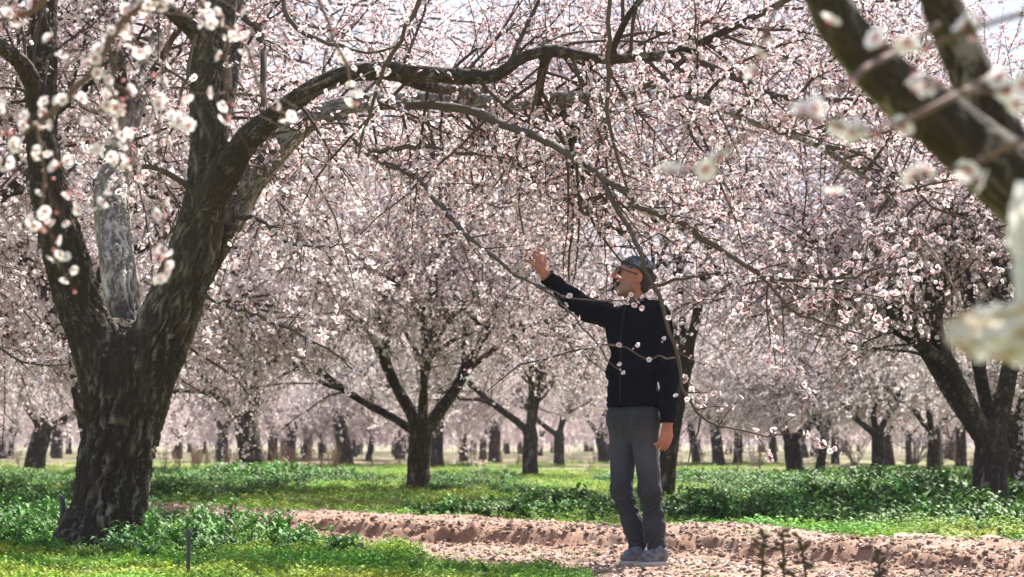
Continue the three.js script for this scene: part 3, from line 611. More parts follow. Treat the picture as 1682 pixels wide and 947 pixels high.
  // branches that the photograph shows, each a part
  const thin = [
    [[630, 168, 13.8, 8], [690, 172, 13.3, 8], [760, 178, 12.9, 7.5], [830, 205, 12.5, 7.5], [885, 226, 12.2, 7], [940, 256, 12.0, 6.5], [985, 286, 11.8, 6], [1030, 318, 11.6, 5.5], [1050, 340, 11.5, 5], [1110, 362, 11.5, 5], [1170, 402, 11.5, 5], [1235, 440, 11.4, 4.5], [1252, 455, 11.4, 4.5], [1320, 462, 11.3, 3], [1400, 455, 11.2, 2.5], [1450, 440, 11.1, 1.5]],
    [[985, 286, 11.8, 4.5], [1012, 340, 11.6, 4.5], [1040, 392, 11.5, 4.5], [1058, 438, 11.45, 3.4], [1082, 484, 11.4, 3.3], [1100, 552, 11.4, 3.1], [1114, 592, 11.4, 2.8], [1118, 634, 11.4, 2.5], [1150, 680, 11.4, 2.5], [1185, 700, 11.4, 2], [1250, 714, 11.4, 1.5], [1320, 712, 11.4, 1.2]],
    [[1150, 680, 11.4, 2], [1140, 720, 11.4, 1.5], [1132, 756, 11.4, 0.8]],
    [[545, 178, 14, 6], [585, 235, 13.5, 5.5], [630, 268, 13.2, 5.5], [685, 292, 12.9, 5], [722, 335, 12.6, 4.5], [760, 382, 12.3, 4.2], [800, 413, 12.0, 3.6], [850, 455, 11.8, 2.6], [905, 482, 11.6, 2], [960, 540, 11.5, 1.6], [1000, 590, 11.5, 1.2], [1018, 612, 11.5, 0.8]],
    [[880, 470, 11.7, 1.7], [920, 484, 11.6, 1.6], [980, 493, 11.5, 1.4], [1055, 494, 11.5, 0.9]],
    [[1108, 590, 11.4, 1.5], [1086, 585, 11.4, 1.4], [1062, 588, 11.4, 1.4], [1040, 576, 11.4, 1.3], [1000, 563, 11.5, 1.3], [965, 572, 11.6, 1.3], [930, 580, 11.6, 1.4], [850, 603, 11.8, 1.3], [800, 640, 12, 0.8]],
    [[700, 168, 13.5, 3.5], [712, 250, 13.2, 3.2], [722, 320, 12.9, 2.8], [728, 365, 12.7, 1.6]],
    [[585, 250, 13.6, 3], [625, 246, 13.2, 4.5], [680, 240, 13.1, 4], [760, 251, 13, 3], [842, 263, 12.9, 1.6]],
    [[1003, -30, 11.2, 4], [1000, 60, 11.2, 4], [998, 140, 11.3, 4], [1004, 220, 11.3, 3.5], [1022, 290, 11.4, 2.5], [1040, 330, 11.4, 1.2]],
    [[1110, 86, 12.4, 6], [1175, 113, 12.2, 7], [1260, 153, 12.0, 6.5], [1330, 165, 11.9, 5.5], [1400, 162, 11.8, 3.5], [1470, 175, 11.8, 2]],
    [[1252, 455, 11.4, 3.2], [1290, 500, 11.4, 2.8], [1340, 528, 11.4, 2.2], [1420, 548, 11.4, 1.2]],
    [[1252, 457, 11.4, 2.5], [1310, 470, 11.5, 2.2], [1385, 476, 11.6, 1.8], [1480, 495, 11.7, 1.2]],
    [[1262, 468, 11.4, 2], [1262, 540, 11.5, 1.4], [1272, 600, 11.5, 0.8]],
    [[1335, 235, 12.0, 4], [1400, 250, 11.8, 3.5], [1470, 290, 11.6, 3], [1540, 345, 11.4, 2.4], [1610, 370, 11.3, 1.2]],
    [[380, 358, 14.1, 4], [430, 362, 13.6, 3.2], [470, 398, 13.3, 2.6], [530, 406, 13, 1.6], [580, 398, 12.9, 0.9]],
    [[325, 480, 13.7, 4], [385, 505, 13.2, 3], [430, 522, 12.9, 2.6], [520, 562, 12.6, 2], [592, 612, 12.4, 1]],
    [[-40, 540, 12.8, 2.6], [0, 570, 12.8, 2.4], [42, 594, 12.9, 2], [110, 597, 13, 1.2]],
    [[700, -20, 10.6, 4], [668, 45, 10.6, 4], [636, 105, 10.7, 3.6], [606, 190, 10.8, 3], [590, 260, 10.9, 1.6]],
    [[396, 20, 14.0, 6], [430, 60, 13.8, 6], [432, 150, 13.6, 5], [428, 240, 13.5, 2.4]],
    [[462, -20, 12.9, 5], [480, 42, 12.8, 4.5], [540, 70, 12.7, 3.6], [610, 86, 12.6, 2.4], [680, 70, 12.5, 1.4]],
    [[322, 57, 12.2, 3], [304, 136, 12.1, 2.8], [288, 196, 12.1, 2.4], [270, 268, 12.1, 1.4]],
    [[346, 330, 13.7, 4], [280, 285, 13.4, 5], [225, 272, 13.2, 4], [160, 260, 13, 2]],
    [[1160, 450, 12.2, 1.4], [1130, 455, 12.4, 2.4], [1085, 468, 12.6, 3], [1060, 475, 12.8, 2]],
  ];
  const out = { tubes: [], sites: [] }, singles = [];
  const clear = (q) => {                                            // few flowers hang before the man and his arm
    const px = 841 + F * q.x / -q.z, py = HOR - (q.y - EYE) * F / -q.z;
    if (px > 95 && px < 340 && py > 470 && py < 900) return false;
    if (px > 1085 && px < 1200 && py > 690) return rng() < 0.1;
    return px > 985 && px < 1128 && py > 405 && py < 760 ? rng() < 0.12 : px > 855 && px < 1000 && py > 385 && py < 560 ? rng() < 0.2 : true;
  };
  const branches = thin.map((l) => chainPx(l, 0.09));
  branches.forEach((c) => {
    for (const q of c.pts) q.add(V(rng.s(0.011), rng.s(0.011), rng.s(0.011)));
    const mb = new MB(400), k = [0.08, 0.058, 0.042]; tube(mb, c.pts, c.rad, 7, k, 0.1, rng);
    mesh('branch', mb.geo(true).translate(-base.x, -base.y, -base.z), M.twig, o);
    let L = 0; for (let i = 1; i < c.pts.length; i++) L += c.pts[i].distanceTo(c.pts[i - 1]);
    twigsOn(rng, c, out, Math.ceil(L / 0.13), 0.34, 0.036, 0.12, clear);
    const s = []; flowersOn(rng, c, s, 0.09, 0.2); for (const q of s) { if (!clear(q.p)) continue; out.sites.push(q); if (singles.length < 220) singles.push(q); }
  });
  // the rest of the crown
  chains.forEach((c, i) => {
    if (!i) return;
    for (let k = 1; k < c.pts.length; k++) {
      const r = c.rad[k], p = c.pts[k];
      if (r > 0.1 || p.y < base.y + 2.0 || rng() > (p.y > 4.3 ? 0.4 : r < 0.05 ? 0.95 : 0.6)) continue;
      const T = V(0, 0, 0).subVectors(c.pts[k], c.pts[k - 1]).normalize(), d = sideways(rng, T, rng.r(0.6, 1.3), 0.12); if (d.z > 0 && r > 0.03) d.z *= -1;
      const b = grow(rng, p, d, rng.r(0.7, 1.7), Math.min(r * 0.6, 0.013), 0.003, 7, 0.2, rng.r(-0.13, 0.04));
      out.tubes.push({ ...b, sides: 5 });
      twigsOn(rng, b, out, 10, 0.42, 0.036, 0.15, clear);
      flowersOn(rng, b, out.sites, 0.07, 0.3);
    }
  });
  // limbs going on above the picture
  for (const c of [chains[1], chains[2], chains[3], chains[6], chains[7], chains[8], chains[9]]) for (let k = 0; k < 1; k++) {
    const a = along(c, rng.r(0.72, 0.99)), s = grow(rng, a.p, sideways(rng, a.d, rng.r(0.3, 1), 0.1), rng.r(1.4, 2.4), Math.min(a.r * 0.7, 0.03), 0.008, 7, 0.2, 0.01);
    out.tubes.push({ ...s, sides: 6 });
    for (let q = 0; q < 6; q++) { const e = along(s, rng.r(0.25, 0.99)), b = grow(rng, e.p, sideways(rng, e.d, rng.r(0.5, 1.2), 0), rng.r(0.6, 1.3), 0.008, 0.003, 6, 0.2, rng.r(-0.12, 0.03)); out.tubes.push({ ...b, sides: 4 }); twigsOn(rng, b, out, 7, 0.42, 0.045, 0.15); }
  }
  const tw = new MB(60000);
  for (const c of out.tubes) tube(tw, c.pts, c.rad, c.sides, [0.07, 0.048, 0.036], 0, null, false);
  mesh('twigs', tw.geo(true).translate(-base.x, -base.y, -base.z), M.twig, o, 'stuff');
  const near = new Set(singles); out.sites.forEach((s) => { s.one = near.has(s); });
  flowerField(o, out.sites, 0.021, rng, base, singles);
  for (const [px, py, d, k] of [[1066, 590, 11.36, 0], [1091, 556, 11.36, 1], [1088, 562, 11.36, 3], [1046, 566, 11.4, 1], [1040, 572, 11.4, 3], [1016, 596, 11.45, 2], [1019, 606, 11.45, 3], [1024, 612, 11.45, 0], [1030, 490, 11.4, 1], [1036, 484, 11.4, 0], [1056, 489, 11.4, 2], [1110, 650, 11.36, 1], [1128, 655, 11.36, 0], [1098, 520, 11.38, 2]]) oneFlower(o, at(px, py, d), V(rng.s(0.7), rng.s(0.6), 0.6).normalize(), 0.02 * rng.r(0.8, 1.05), k, rng, base);
}

// ------------------------------------------------------------------ two trees close to the camera, only partly in view
{
  const rng = RNG(201), D = 3.6, base = V(at(1960, HOR, D).x, 0, -D); base.y = ground(base.x, base.z);
  const o = thing('almond_tree', 'close blurred almond tree at the upper right, two thick dark limbs sloping to the edge', 'almond tree', base, GRP);
  const big = [
    [[1975, 1420, D, 156], [1965, 1300, D, 123], [1950, 1000, D, 111], [1920, 640, D, 107], [1890, 520, D, 90]],
    [[1930, 640, D, 82], [1860, 490, D, 79], [1775, 392, D, 72], [1690, 318, D, 64], [1610, 252, D, 54], [1540, 195, D, 48], [1470, 140, D, 43], [1405, 72, D, 39], [1358, 0, D, 36], [1320, -90, D, 30], [1270, -260, 3.7, 20]],
    [[1830, 470, 3.7, 57], [1745, 365, 3.75, 49], [1680, 285, 3.8, 41], [1630, 200, 3.8, 38], [1592, 115, 3.8, 36], [1556, 30, 3.8, 34], [1520, -60, 3.8, 30], [1470, -250, 3.9, 20]],
    [[1900, 560, D, 66], [1980, 380, 3.5, 57], [2050, 200, 3.4, 45], [2100, -100, 3.4, 25]],
  ];
  const chains = big.map((l) => chainPx(l, 0.05)), { g, ids } = barkSkin(chains.map((c, i) => chainGroup(c.pts, c.rad, 0, i)), 0.006, 0.06, 1.1);
  splitGeo(g, ids, chains.length).forEach((q, i) => { q.translate(-base.x, -base.y, -base.z); mesh(i ? 'limb' : 'trunk', q, M.bark, o); });
  const thin = [
    [[1760, 205, 2.9, 6], [1650, 242, 2.9, 6], [1595, 270, 2.9, 5], [1500, 292, 2.9, 3]],
    [[1640, 120, 3.2, 6], [1560, 162, 3.05, 6], [1490, 196, 3.0, 6], [1420, 214, 2.9, 4], [1320, 192, 2.9, 3.5], [1240, 212, 2.95, 3], [1165, 265, 3.0, 2.6], [1095, 288, 3.1, 1.6]],
    [[1540, 40, 3.3, 6], [1470, 86, 3.2, 6], [1420, 112, 3.1, 6], [1372, 146, 3.0, 4], [1335, 140, 3.0, 2]],
    [[1760, 5, 2.8, 6], [1680, 22, 2.8, 5], [1590, 50, 2.8, 5], [1510, 78, 2.85, 4], [1450, 74, 2.9, 2]],
    [[1770, 90, 2.9, 6], [1690, 122, 2.9, 5], [1640, 150, 2.95, 4], [1520, 142, 3.0, 2]],
    [[1300, -30, 3.6, 4], [1262, 40, 3.6, 4], [1246, 92, 3.6, 3], [1238, 150, 3.6, 1.5]],
    [[1400, 214, 3.0, 3], [1385, 270, 3.1, 2.4], [1370, 322, 3.2, 1.4]],
  ];
  const flowers = [[1585, 45, 2.8], [1610, 30, 2.8], [1450, 76, 2.9], [1490, 66, 2.85], [1512, 76, 2.85], [1522, 138, 3.0], [1498, 118, 3.0], [1360, 40, 3.3], [1318, 186, 2.9], [1340, 178, 2.9], [1398, 214, 2.9], [1432, 216, 2.9], [1415, 205, 2.9], [1498, 292, 2.9], [1518, 282, 2.9], [1590, 278, 2.9], [1606, 296, 2.9], [1100, 286, 3.1], [1155, 276, 3.0], [1186, 264, 3.0], [1370, 320, 3.2], [1655, 150, 2.95], [1682, 140, 2.9], [1672, 168, 2.9], [1640, 128, 2.95], [1262, 60, 3.6], [1244, 92, 3.6], [1240, 120, 3.6], [1440, 64, 2.9], [1480, 210, 3], [1380, 205, 2.9], [1500, 150, 3.0]];
  const buds = [[1615, 265, 2.9], [1476, 62, 2.85], [1545, 135, 3], [1290, 196, 2.9], [1445, 222, 2.9], [1130, 278, 3.05], [1200, 332, 3.3], [1600, 60, 2.8], [1395, 130, 3], [1340, 205, 2.9], [1525, 84, 2.85], [1225, 228, 2.95]];
  for (const l of thin) { const c = chainPx(l, 0.03), mb = new MB(300); tube(mb, c.pts, c.rad, 7, [0.15, 0.09, 0.07], 0.12, rng); mesh('twig', mb.geo(true).translate(-base.x, -base.y, -base.z), M.twig, o); }
  for (const [x, y, d] of flowers) oneFlower(o, at(x, y, d), V(rng.s(0.9), rng.s(0.8), rng.s(0.8) + 0.25).normalize(), 0.021, Math.floor(rng() * 3), rng, base);
  for (const [x, y, d] of buds) oneFlower(o, at(x, y, d), V(rng.s(1), rng.s(1), rng.s(1)).normalize(), 0.016, 3, rng, base);
  const out = { tubes: [], sites: [] };
  for (const c of chains.slice(1)) for (let k = 0; k < 5; k++) {      // its crown above the picture
    const a = along(c, rng.r(0.86, 0.995)), s = grow(rng, a.p, sideways(rng, a.d, rng.r(0.3, 0.9), 0.5), rng.r(0.9, 1.6), 0.02, 0.006, 6, 0.15, 0.06); out.tubes.push({ ...s, sides: 5 });
    for (let q = 0; q < 5; q++) { const e = along(s, rng.r(0.35, 0.99)), b = grow(rng, e.p, sideways(rng, e.d, rng.r(0.5, 1.1), 0.25), rng.r(0.4, 0.8), 0.007, 0.003, 5, 0.15, 0.03); out.tubes.push({ ...b, sides: 4 }); twigsOn(rng, b, out, 5, 0.35, 0.05, 0.15); }
  }
  const tw = new MB(9000); for (const c of out.tubes) tube(tw, c.pts, c.rad, c.sides, BROWN); mesh('twigs', tw.geo(true).translate(-base.x, -base.y, -base.z), M.twig, o, 'stuff'); flowerField(o, out.sites, 0.021, rng, base);
}
{
  const rng = RNG(202), D = 4.9, base = V(at(-330, HOR, D).x, 0, -D); base.y = ground(base.x, base.z);
  const o = thing('almond_tree', 'close almond tree whose blossom-covered twigs hang into the upper left corner', 'almond tree', base, GRP);
  const big = [[[-335, 1230, D, 105], [-330, 1120, D, 85], [-320, 900, D, 74], [-300, 640, D, 72], [-290, 560, D, 60]], [[-300, 620, D, 48], [-240, 380, D, 40], [-150, 150, D, 32], [-20, -60, D, 24], [120, -170, D, 18], [260, -230, D, 10]], [[-300, 620, D, 50], [-350, 350, 5, 42], [-380, 50, 5.1, 30], [-390, -250, 5.2, 16]]];
  const chains = big.map((l) => chainPx(l, 0.06)), { g, ids } = barkSkin(chains.map((c, i) => chainGroup(c.pts, c.rad, 0, i)), 0.012, 0.06, 1.1);
  splitGeo(g, ids, chains.length).forEach((q, i) => { q.translate(-base.x, -base.y, -base.z); mesh(i ? 'limb' : 'trunk', q, M.bark, o); });
  const thin = [
    [[270, -90, D, 9], [232, -8, D, 8], [205, 32, D, 7.5], [180, 66, D, 7], [158, 108, D, 6.5], [112, 158, D, 5], [60, 205, D, 3.5], [20, 232, D, 2]],
    [[130, -120, D, 6], [60, 15, 5, 5], [20, 28, 5, 4], [-30, 36, 5, 3]],
    [[160, 105, D, 3.6], [172, 135, D, 3.2], [185, 152, D, 3], [205, 212, D, 2.4], [226, 290, D, 1.4]],
    [[205, 32, D, 3.6], [245, 0, D, 3], [300, -30, D, 3]],
    [[60, 205, D, 3], [72, 270, D, 2.4], [70, 345, D, 2], [72, 378, D, 1.4]],
    [[300, -60, 5.2, 4], [345, 30, 5.2, 3.6], [398, 68, 5.2, 3], [440, 170, 5.2, 2.4], [485, 196, 5.2, 1.6]],
    [[375, 60, 5.2, 2.6], [372, 130, 5.2, 2.2], [376, 195, 5.2, 1.6]],
    [[500, -60, 5.6, 3], [540, 40, 5.6, 2.6], [575, 130, 5.6, 2.2], [582, 165, 5.6, 1.4]],
    [[282, 40, D, 2.4], [268, 120, D, 2], [262, 250, D, 1.8], [270, 420, D, 1.4], [264, 460, D, 1]],
    [[112, 158, D, 3], [150, 180, D, 2.6], [200, 176, D, 2]],
    [[20, 232, D, 2], [10, 200, D, 2], [-20, 150, D, 2]],
  ];
  const fl = [];
  for (const l of thin) {
    const c = chainPx(l, 0.035), mb = new MB(300); for (const q of c.pts) q.add(V(rng.s(0.004), rng.s(0.004), rng.s(0.004)));
    tube(mb, c.pts, c.rad, 7, [0.13, 0.08, 0.062], 0.12, rng); mesh('twig', mb.geo(true).translate(-base.x, -base.y, -base.z), M.twig, o);
    flowersOn(rng, c, fl, 0.032, 0.25);
  }
  for (const [x, y] of [[22, 232], [100, 268], [75, 345], [68, 375], [190, 176], [176, 172], [270, 425], [264, 458], [346, 37], [206, 14], [481, 190], [376, 195], [246, 80], [140, 202], [230, 85], [40, 190], [24, 240], [92, 275], [112, 262], [582, 156], [85, 205], [300, 195], [160, 120], [130, 345], [215, 215]]) fl.push({ p: at(x, y, D - 0.02), d: V(rng.s(0.8), rng.s(0.6), 0.7).normalize() });
  for (const s of fl) { const e = s.p; oneFlower(o, e, s.d, 0.0182 * rng.r(0.75, 1.12), rng() < 0.28 ? 3 : Math.floor(rng() * 3), rng, base); }
  const second = { tubes: [], sites: [] };
  for (const l of thin) { const c = chainPx(l, 0.035); twigsOn(rng, c, second, 5, 0.22, 0.045, 0.1); }
  { const mb = new MB(3000); for (const c of second.tubes) tube(mb, c.pts, c.rad.map((w) => w * 0.55), 4, [0.1, 0.062, 0.048]); mesh('twigs', mb.geo(true).translate(-base.x, -base.y, -base.z), M.twig, o, 'stuff'); }
  for (const s of second.sites.slice(0, 150)) oneFlower(o, s.p, s.d, 0.018 * rng.r(0.7, 1.1), rng() < 0.3 ? 3 : Math.floor(rng() * 3), rng, base);
  const out = { tubes: [], sites: [] };
  for (const c of chains.slice(1)) for (let k = 0; k < 4; k++) { const a = along(c, rng.r(0.8, 0.99)), s = grow(rng, a.p, sideways(rng, a.d, rng.r(0.3, 0.9), 0.7), rng.r(0.9, 1.6), 0.02, 0.006, 6, 0.15, 0.06); out.tubes.push({ ...s, sides: 5 }); twigsOn(rng, s, out, 12, 0.4, 0.05, 0.2, (q) => (q.y - EYE) / -q.z > 0.235 || Math.abs(q.x / q.z) > 0.27); }
  const tw = new MB(9000); for (const c of out.tubes) tube(tw, c.pts, c.rad, c.sides, BROWN); mesh('twigs', tw.geo(true).translate(-base.x, -base.y, -base.z), M.twig, o, 'stuff'); flowerField(o, out.sites, 0.021, rng, base);
}

// ------------------------------------------------------------------ the man
{
  const K = 12 / F, mx = at(1058, HOR, 12).x, mz = -12, gy = ground(mx, mz) + 0.012;
  const o = thing('person', 'man in a black jacket, grey jeans and cap reaching up to a blossoming branch', 'person', V(mx, gy, mz));
  o.scale.setScalar(1.018);
  const q = (px, py, z = 0) => V((px - 1058) * K, (918 - py) * K, z);
  const LS = V(0.66, 0, 0.75), FW = V(-0.75, 0, 0.66);               // his left, his forward
  const side = (c, w) => [c.clone().addScaledVector(LS, -w), c.clone().addScaledVector(LS, w)];
  const skinMat = std({ roughness: 0.55 }), cloth = new THREE.MeshPhysicalMaterial({ vertexColors: true, roughness: 1, specularIntensity: 0.25 }), denim = std({ roughness: 0.9 }), hairMat = std({ roughness: 0.8 });
  const black = new THREE.MeshStandardMaterial({ color: new THREE.Color(0.012, 0.012, 0.014), roughness: 0.15 });
  // joints
  const hipC = q(1041, 690), sL = q(1080, 522, 0.13), sR = q(1014, 520, -0.13), eL = q(1096, 610, 0.15), wL = q(1093, 690, 0.15), eR = q(938, 489, -0.05), wR = q(900, 455, 0.0);
  const legs = [
    { h: q(1025, 712, -0.06), k: q(1022, 802, -0.04), s: q(1040, 855, -0.05), a: q(1050, 897, -0.06) },
    { h: q(1058, 712, 0.05), k: q(1066, 802, 0.06), s: q(1073, 855, 0.05), a: q(1078, 901, 0.05) },
  ];
  // head frame: x his left, y up, z forward
  const hf = V(-0.95, 0.26, 0.2).normalize(), hl = V(0, 1, 0).cross(hf).normalize(), hu = V(0, 0, 0).crossVectors(hf, hl), hc = q(1041, 459, 0.02);
  const HM = new THREE.Matrix4().makeBasis(hl, hu, hf).setPosition(hc), H = (x, y, z) => V(x, y, z).applyMatrix4(HM);
  // a hand as capsules: wrist, direction to the knuckles, palm normal, side of the thumb, bend of each finger
  function hand(w, dir, palm, thumbSide, bends, S, thumbDir) {
    const D = dir.clone().normalize(), N = palm.clone().addScaledVector(D, -palm.dot(D)).normalize(), T = V(0, 0, 0).crossVectors(D, N).multiplyScalar(thumbSide), P = (a, b, c) => w.clone().addScaledVector(D, a * S).addScaledVector(T, b * S).addScaledVector(N, c * S);
    const g = [];
    [[0.032, 0.05, 0.026], [0.011, 0.052, 0.024], [-0.01, 0.05, 0.022], [-0.029, 0.045, 0.02]].forEach(([b, r, l], i) => {
      const k = P(0.088 - Math.abs(b) * 0.12, b, 0);
      g.push(capG(P(0.005, b * 0.55, 0), k, 0.0165 * S, 0.0125 * S, 0.014));
      let p = k, a = 0; const len = [0.042, 0.027, 0.021].map((x) => x * S * [0.95, 1.05, 1, 0.8][i]), rr = [0.0098, 0.0088, 0.0078, 0.0062].map((x) => x * S);
      for (let j = 0; j < 3; j++) { a += bends[i] * [0.8, 1.1, 0.8][j]; const n = p.clone().addScaledVector(D, Math.cos(a) * len[j]).addScaledVector(N, Math.sin(a) * len[j]).addScaledVector(T, b * 0.1 * S); g.push(capG(p, n, rr[j], rr[j + 1], 0.004)); p = n; }
    });
    const t0 = P(0.02, 0.026, 0.006), t1 = P(0.05, 0.05, 0.016), td = thumbDir ?? [0.03, 0.006, 0.012], t2 = t1.clone().add(P(td[0], td[1], td[2]).sub(w)), t3 = t2.clone().add(P(td[0] * 0.8, td[1] * 0.3, td[2] * 1.1).sub(w));
    g.push(capG(t0, t1, 0.016 * S, 0.0125 * S, 0.012), capG(t1, t2, 0.0115 * S, 0.0098 * S, 0.005), capG(t2, t3, 0.0095 * S, 0.0075 * S, 0.004));
    return g;
  }
  const rHand = hand(q(898, 449, 0.0), V(-0.24, 0.94, 0.06), V(-0.75, -0.1, -0.55), 1, [0.85, 0.62, 0.5, 0.42], 1.12, [0.02, -0.012, 0.028]);
  const lHand = hand(q(1092, 699, 0.15), V(-0.2, -0.97, 0.06), V(-0.45, 0, -0.9), 1, [0.5, 0.55, 0.6, 0.65], 0.92);
  // body: one skin from head to feet
  const neck0 = q(1047, 508, 0.0);
  const bodyG = [
    ellG(H(0, 0.03, -0.012), [0.075, 0.092, 0.098], HM, 0.03), ellG(H(0, -0.042, 0.03), [0.058, 0.072, 0.066], HM, 0.04),
    capG(H(-0.016, -0.098, 0.072), H(0.016, -0.098, 0.072), 0.022, 0.022, 0.03), capG(H(-0.052, -0.062, 0.01), H(-0.024, -0.092, 0.058), 0.022, 0.02, 0.03), capG(H(0.052, -0.062, 0.01), H(0.024, -0.092, 0.058), 0.022, 0.02, 0.03),
    capG(H(0, 0.022, 0.092), H(0, -0.02, 0.117), 0.0085, 0.0135, 0.014), capG(H(-0.012, -0.026, 0.1), H(0.012, -0.026, 0.1), 0.009, 0.009, 0.008),
    capG(H(-0.034, 0.036, 0.076), H(0.034, 0.036, 0.076), 0.014, 0.014, 0.02), capG(H(-0.02, -0.056, 0.09), H(0.02, -0.056, 0.09), 0.009, 0.009, 0.008), capG(H(-0.017, -0.067, 0.088), H(0.017, -0.067, 0.088), 0.0095, 0.0095, 0.006),
    ellG(H(0.04, -0.012, 0.066), [0.022, 0.02, 0.018], HM, 0.02), ellG(H(-0.04, -0.012, 0.066), [0.022, 0.02, 0.018], HM, 0.02),
    ...[1, -1].flatMap((s) => [ellG(H(s * 0.078, -0.002, -0.014), [0.011, 0.034, 0.021], HM, 0.006), capG(H(s * 0.078, -0.03, -0.004), H(s * 0.076, -0.034, 0.0), 0.009, 0.007, 0.006), ellG(H(s * 0.032, 0.016, 0.083), [0.014, 0.012, 0.012], HM, 0.004)]),
    capG(H(0, -0.05, -0.02), neck0, 0.057, 0.062, 0.03),
    capG(...side(q(1047, 522), 0.11), 0.062, 0.062, 0.06), capG(...side(q(1044, 560), 0.072), 0.09, 0.09, 0.06), capG(...side(q(1041, 620), 0.068), 0.086, 0.086, 0.06), capG(...side(hipC, 0.072), 0.088, 0.088, 0.05),
    capG(sL, eL, 0.048, 0.038, 0.05), capG(eL, wL, 0.038, 0.027, 0.03), capG(wL, q(1092, 700, 0.15), 0.027, 0.025, 0.02), capG(sR, eR, 0.048, 0.038, 0.05), capG(eR, wR, 0.038, 0.027, 0.03), capG(wR, q(898, 449), 0.027, 0.026, 0.02),
    ...legs.flatMap((l, i) => [capG(l.h, l.k, 0.068, 0.048, 0.05), capG(l.k, l.s, 0.048, 0.045, 0.03), capG(l.s, l.a, 0.045, 0.032, 0.03), capG(l.a, q([1036, 1062][i], 912, [0.0, 0.11][i]), 0.032, 0.018, 0.02)]),
    ...rHand, ...lHand,
  ];
  const inH = new THREE.Matrix4().copy(HM).invert(), t = V(0, 0, 0);
  mesh('body', finish(skin(bodyG, 0.0048, 0.02), (x, y, z) => noise(x * 90, y * 90, z * 90) * 0.0006, (x, y, z) => {
    t.set(x, y, z).applyMatrix4(inH);
    let c = [0.36, 0.15, 0.095]; const m = 0.92 + 0.16 * noise(x * 40, y * 40, z * 40); c = c.map((v) => v * m);
    const jaw = sstep(-0.02, -0.06, t.y) * sstep(-0.03, 0.02, t.z) * sstep(-0.135, -0.115, t.y) * sstep(0.02, 0.045, Math.abs(t.x) + Math.max(0, t.z)) * 0.55;
    if (t.length() < 0.2) c = [lerp(c[0], 0.13, jaw), lerp(c[1], 0.1, jaw), lerp(c[2], 0.085, jaw)];
    const red = t.length() > 0.2 ? 0.25 : sstep(0.06, 0.08, Math.abs(t.x)) * 0.35 + sstep(0.105, 0.12, t.z) * 0.4; return [c[0] * (1 + red * 0.16), c[1] * (1 - red * 0.2), c[2] * (1 - red * 0.25)];
  }), skinMat, o);
  // jacket
  const folds = (x, y, z, f, a) => (Math.abs(noise(x * f + 3, y * f * 1.5, z * f)) - 0.25) * a;
  const jacketG = [
    capG(...side(q(1046, 517), 0.115), 0.068, 0.068, 0.07), capG(...side(q(1044, 555), 0.08), 0.107, 0.107, 0.08), capG(...side(q(1040, 610), 0.078), 0.102, 0.102, 0.08), capG(...side(q(1041, 655), 0.08), 0.101, 0.101, 0.06),
    capG(q(1047, 514), q(1046, 500, 0.01), 0.078, 0.069, 0.03),
    capG(sL, eL, 0.068, 0.058, 0.06), capG(eL, wL, 0.058, 0.044, 0.04), capG(sR, q(970, 508, -0.09), 0.072, 0.066, 0.07), capG(q(970, 508, -0.09), eR, 0.066, 0.06, 0.03), capG(eR, wR, 0.06, 0.045, 0.04),
  ];
  const cut = (x, y, z) => Math.max(                                   // open at hem, collar and cuffs
    Math.hypot(x - lerp(wL.x, eL.x, clamp((y - wL.y) / (eL.y - wL.y), 0, 1)), z - 0.15) > 0.074 && x < 0.13 ? q(0, 669).y + 0.008 * Math.sin((x + z) * 9) + 0.05 * (x - hipC.x) - y : -1,
    Math.abs(x - neck0.x) < 0.13 ? y - q(0, 495).y - (x - neck0.x) * 0.25 : -1,
    Math.hypot(x - wL.x, z - wL.z) < 0.12 && y < wL.y + 0.05 ? wL.y - 0.012 - y : -1,
    Math.hypot(x - wR.x, y - wR.y, z - wR.z) < 0.1 ? (() => { const d = wR.clone().sub(eR).normalize(); return (x - wR.x) * d.x + (y - wR.y) * d.y + (z - wR.z) * d.z + 0.006; })() : -1);
  const jacket = mesh('jacket', finish(skin(jacketG, 0.0075, 0.05, cut), (x, y, z) => folds(x, y, z, 8, 0.02) + folds(x + 7, y + x * 0.6, z, 21, 0.008) + noise(x * 60, y * 60, z * 60) * 0.001, (x, y, z) => { const m = 1 + 0.3 * noise(x * 50, y * 50, z * 50); return [0.0065 * m, 0.0065 * m, 0.0105 * m]; }), cloth, o);
  const tubeMesh = (name, pts, r, col, mat, parent, sides = 8) => { const mb = new MB(400), c = curve(pts, pts.map(() => r), 0.012); tube(mb, c.pts, c.rad, sides, col); return mesh(name, mb.geo(true), mat, parent); };
  const ring = (c, a, b, n, from = 0, to = 6.2832) => Array.from({ length: n + 1 }, (_, i) => { const w = from + (to - from) * i / n; return c.clone().addScaledVector(a, Math.cos(w)).addScaledVector(b, Math.sin(w)); });
  tubeMesh('collar', ring(q(1046, 497, 0.01), FW.clone().multiplyScalar(0.074), LS.clone().multiplyScalar(0.072), 20), 0.012, [0.0045, 0.0045, 0.006], cloth, jacket);
  tubeMesh('zip', [q(1046, 505).addScaledVector(FW, 0.085), q(1045, 540).addScaledVector(FW, 0.112), q(1042, 590).addScaledVector(FW, 0.107), q(1041, 640).addScaledVector(FW, 0.106), q(1041, 664).addScaledVector(FW, 0.106)], 0.0045, [0.03, 0.03, 0.034], cloth, jacket, 6);
  { const d = wR.clone().sub(eR).normalize(), a = V(0, 0, 1).addScaledVector(d, -d.z).normalize(), b = V(0, 0, 0).crossVectors(d, a); tubeMesh('cuff', ring(wR.clone().addScaledVector(d, -0.012), a.multiplyScalar(0.042), b.multiplyScalar(0.042), 14), 0.009, [0.006, 0.006, 0.008], cloth, jacket); }
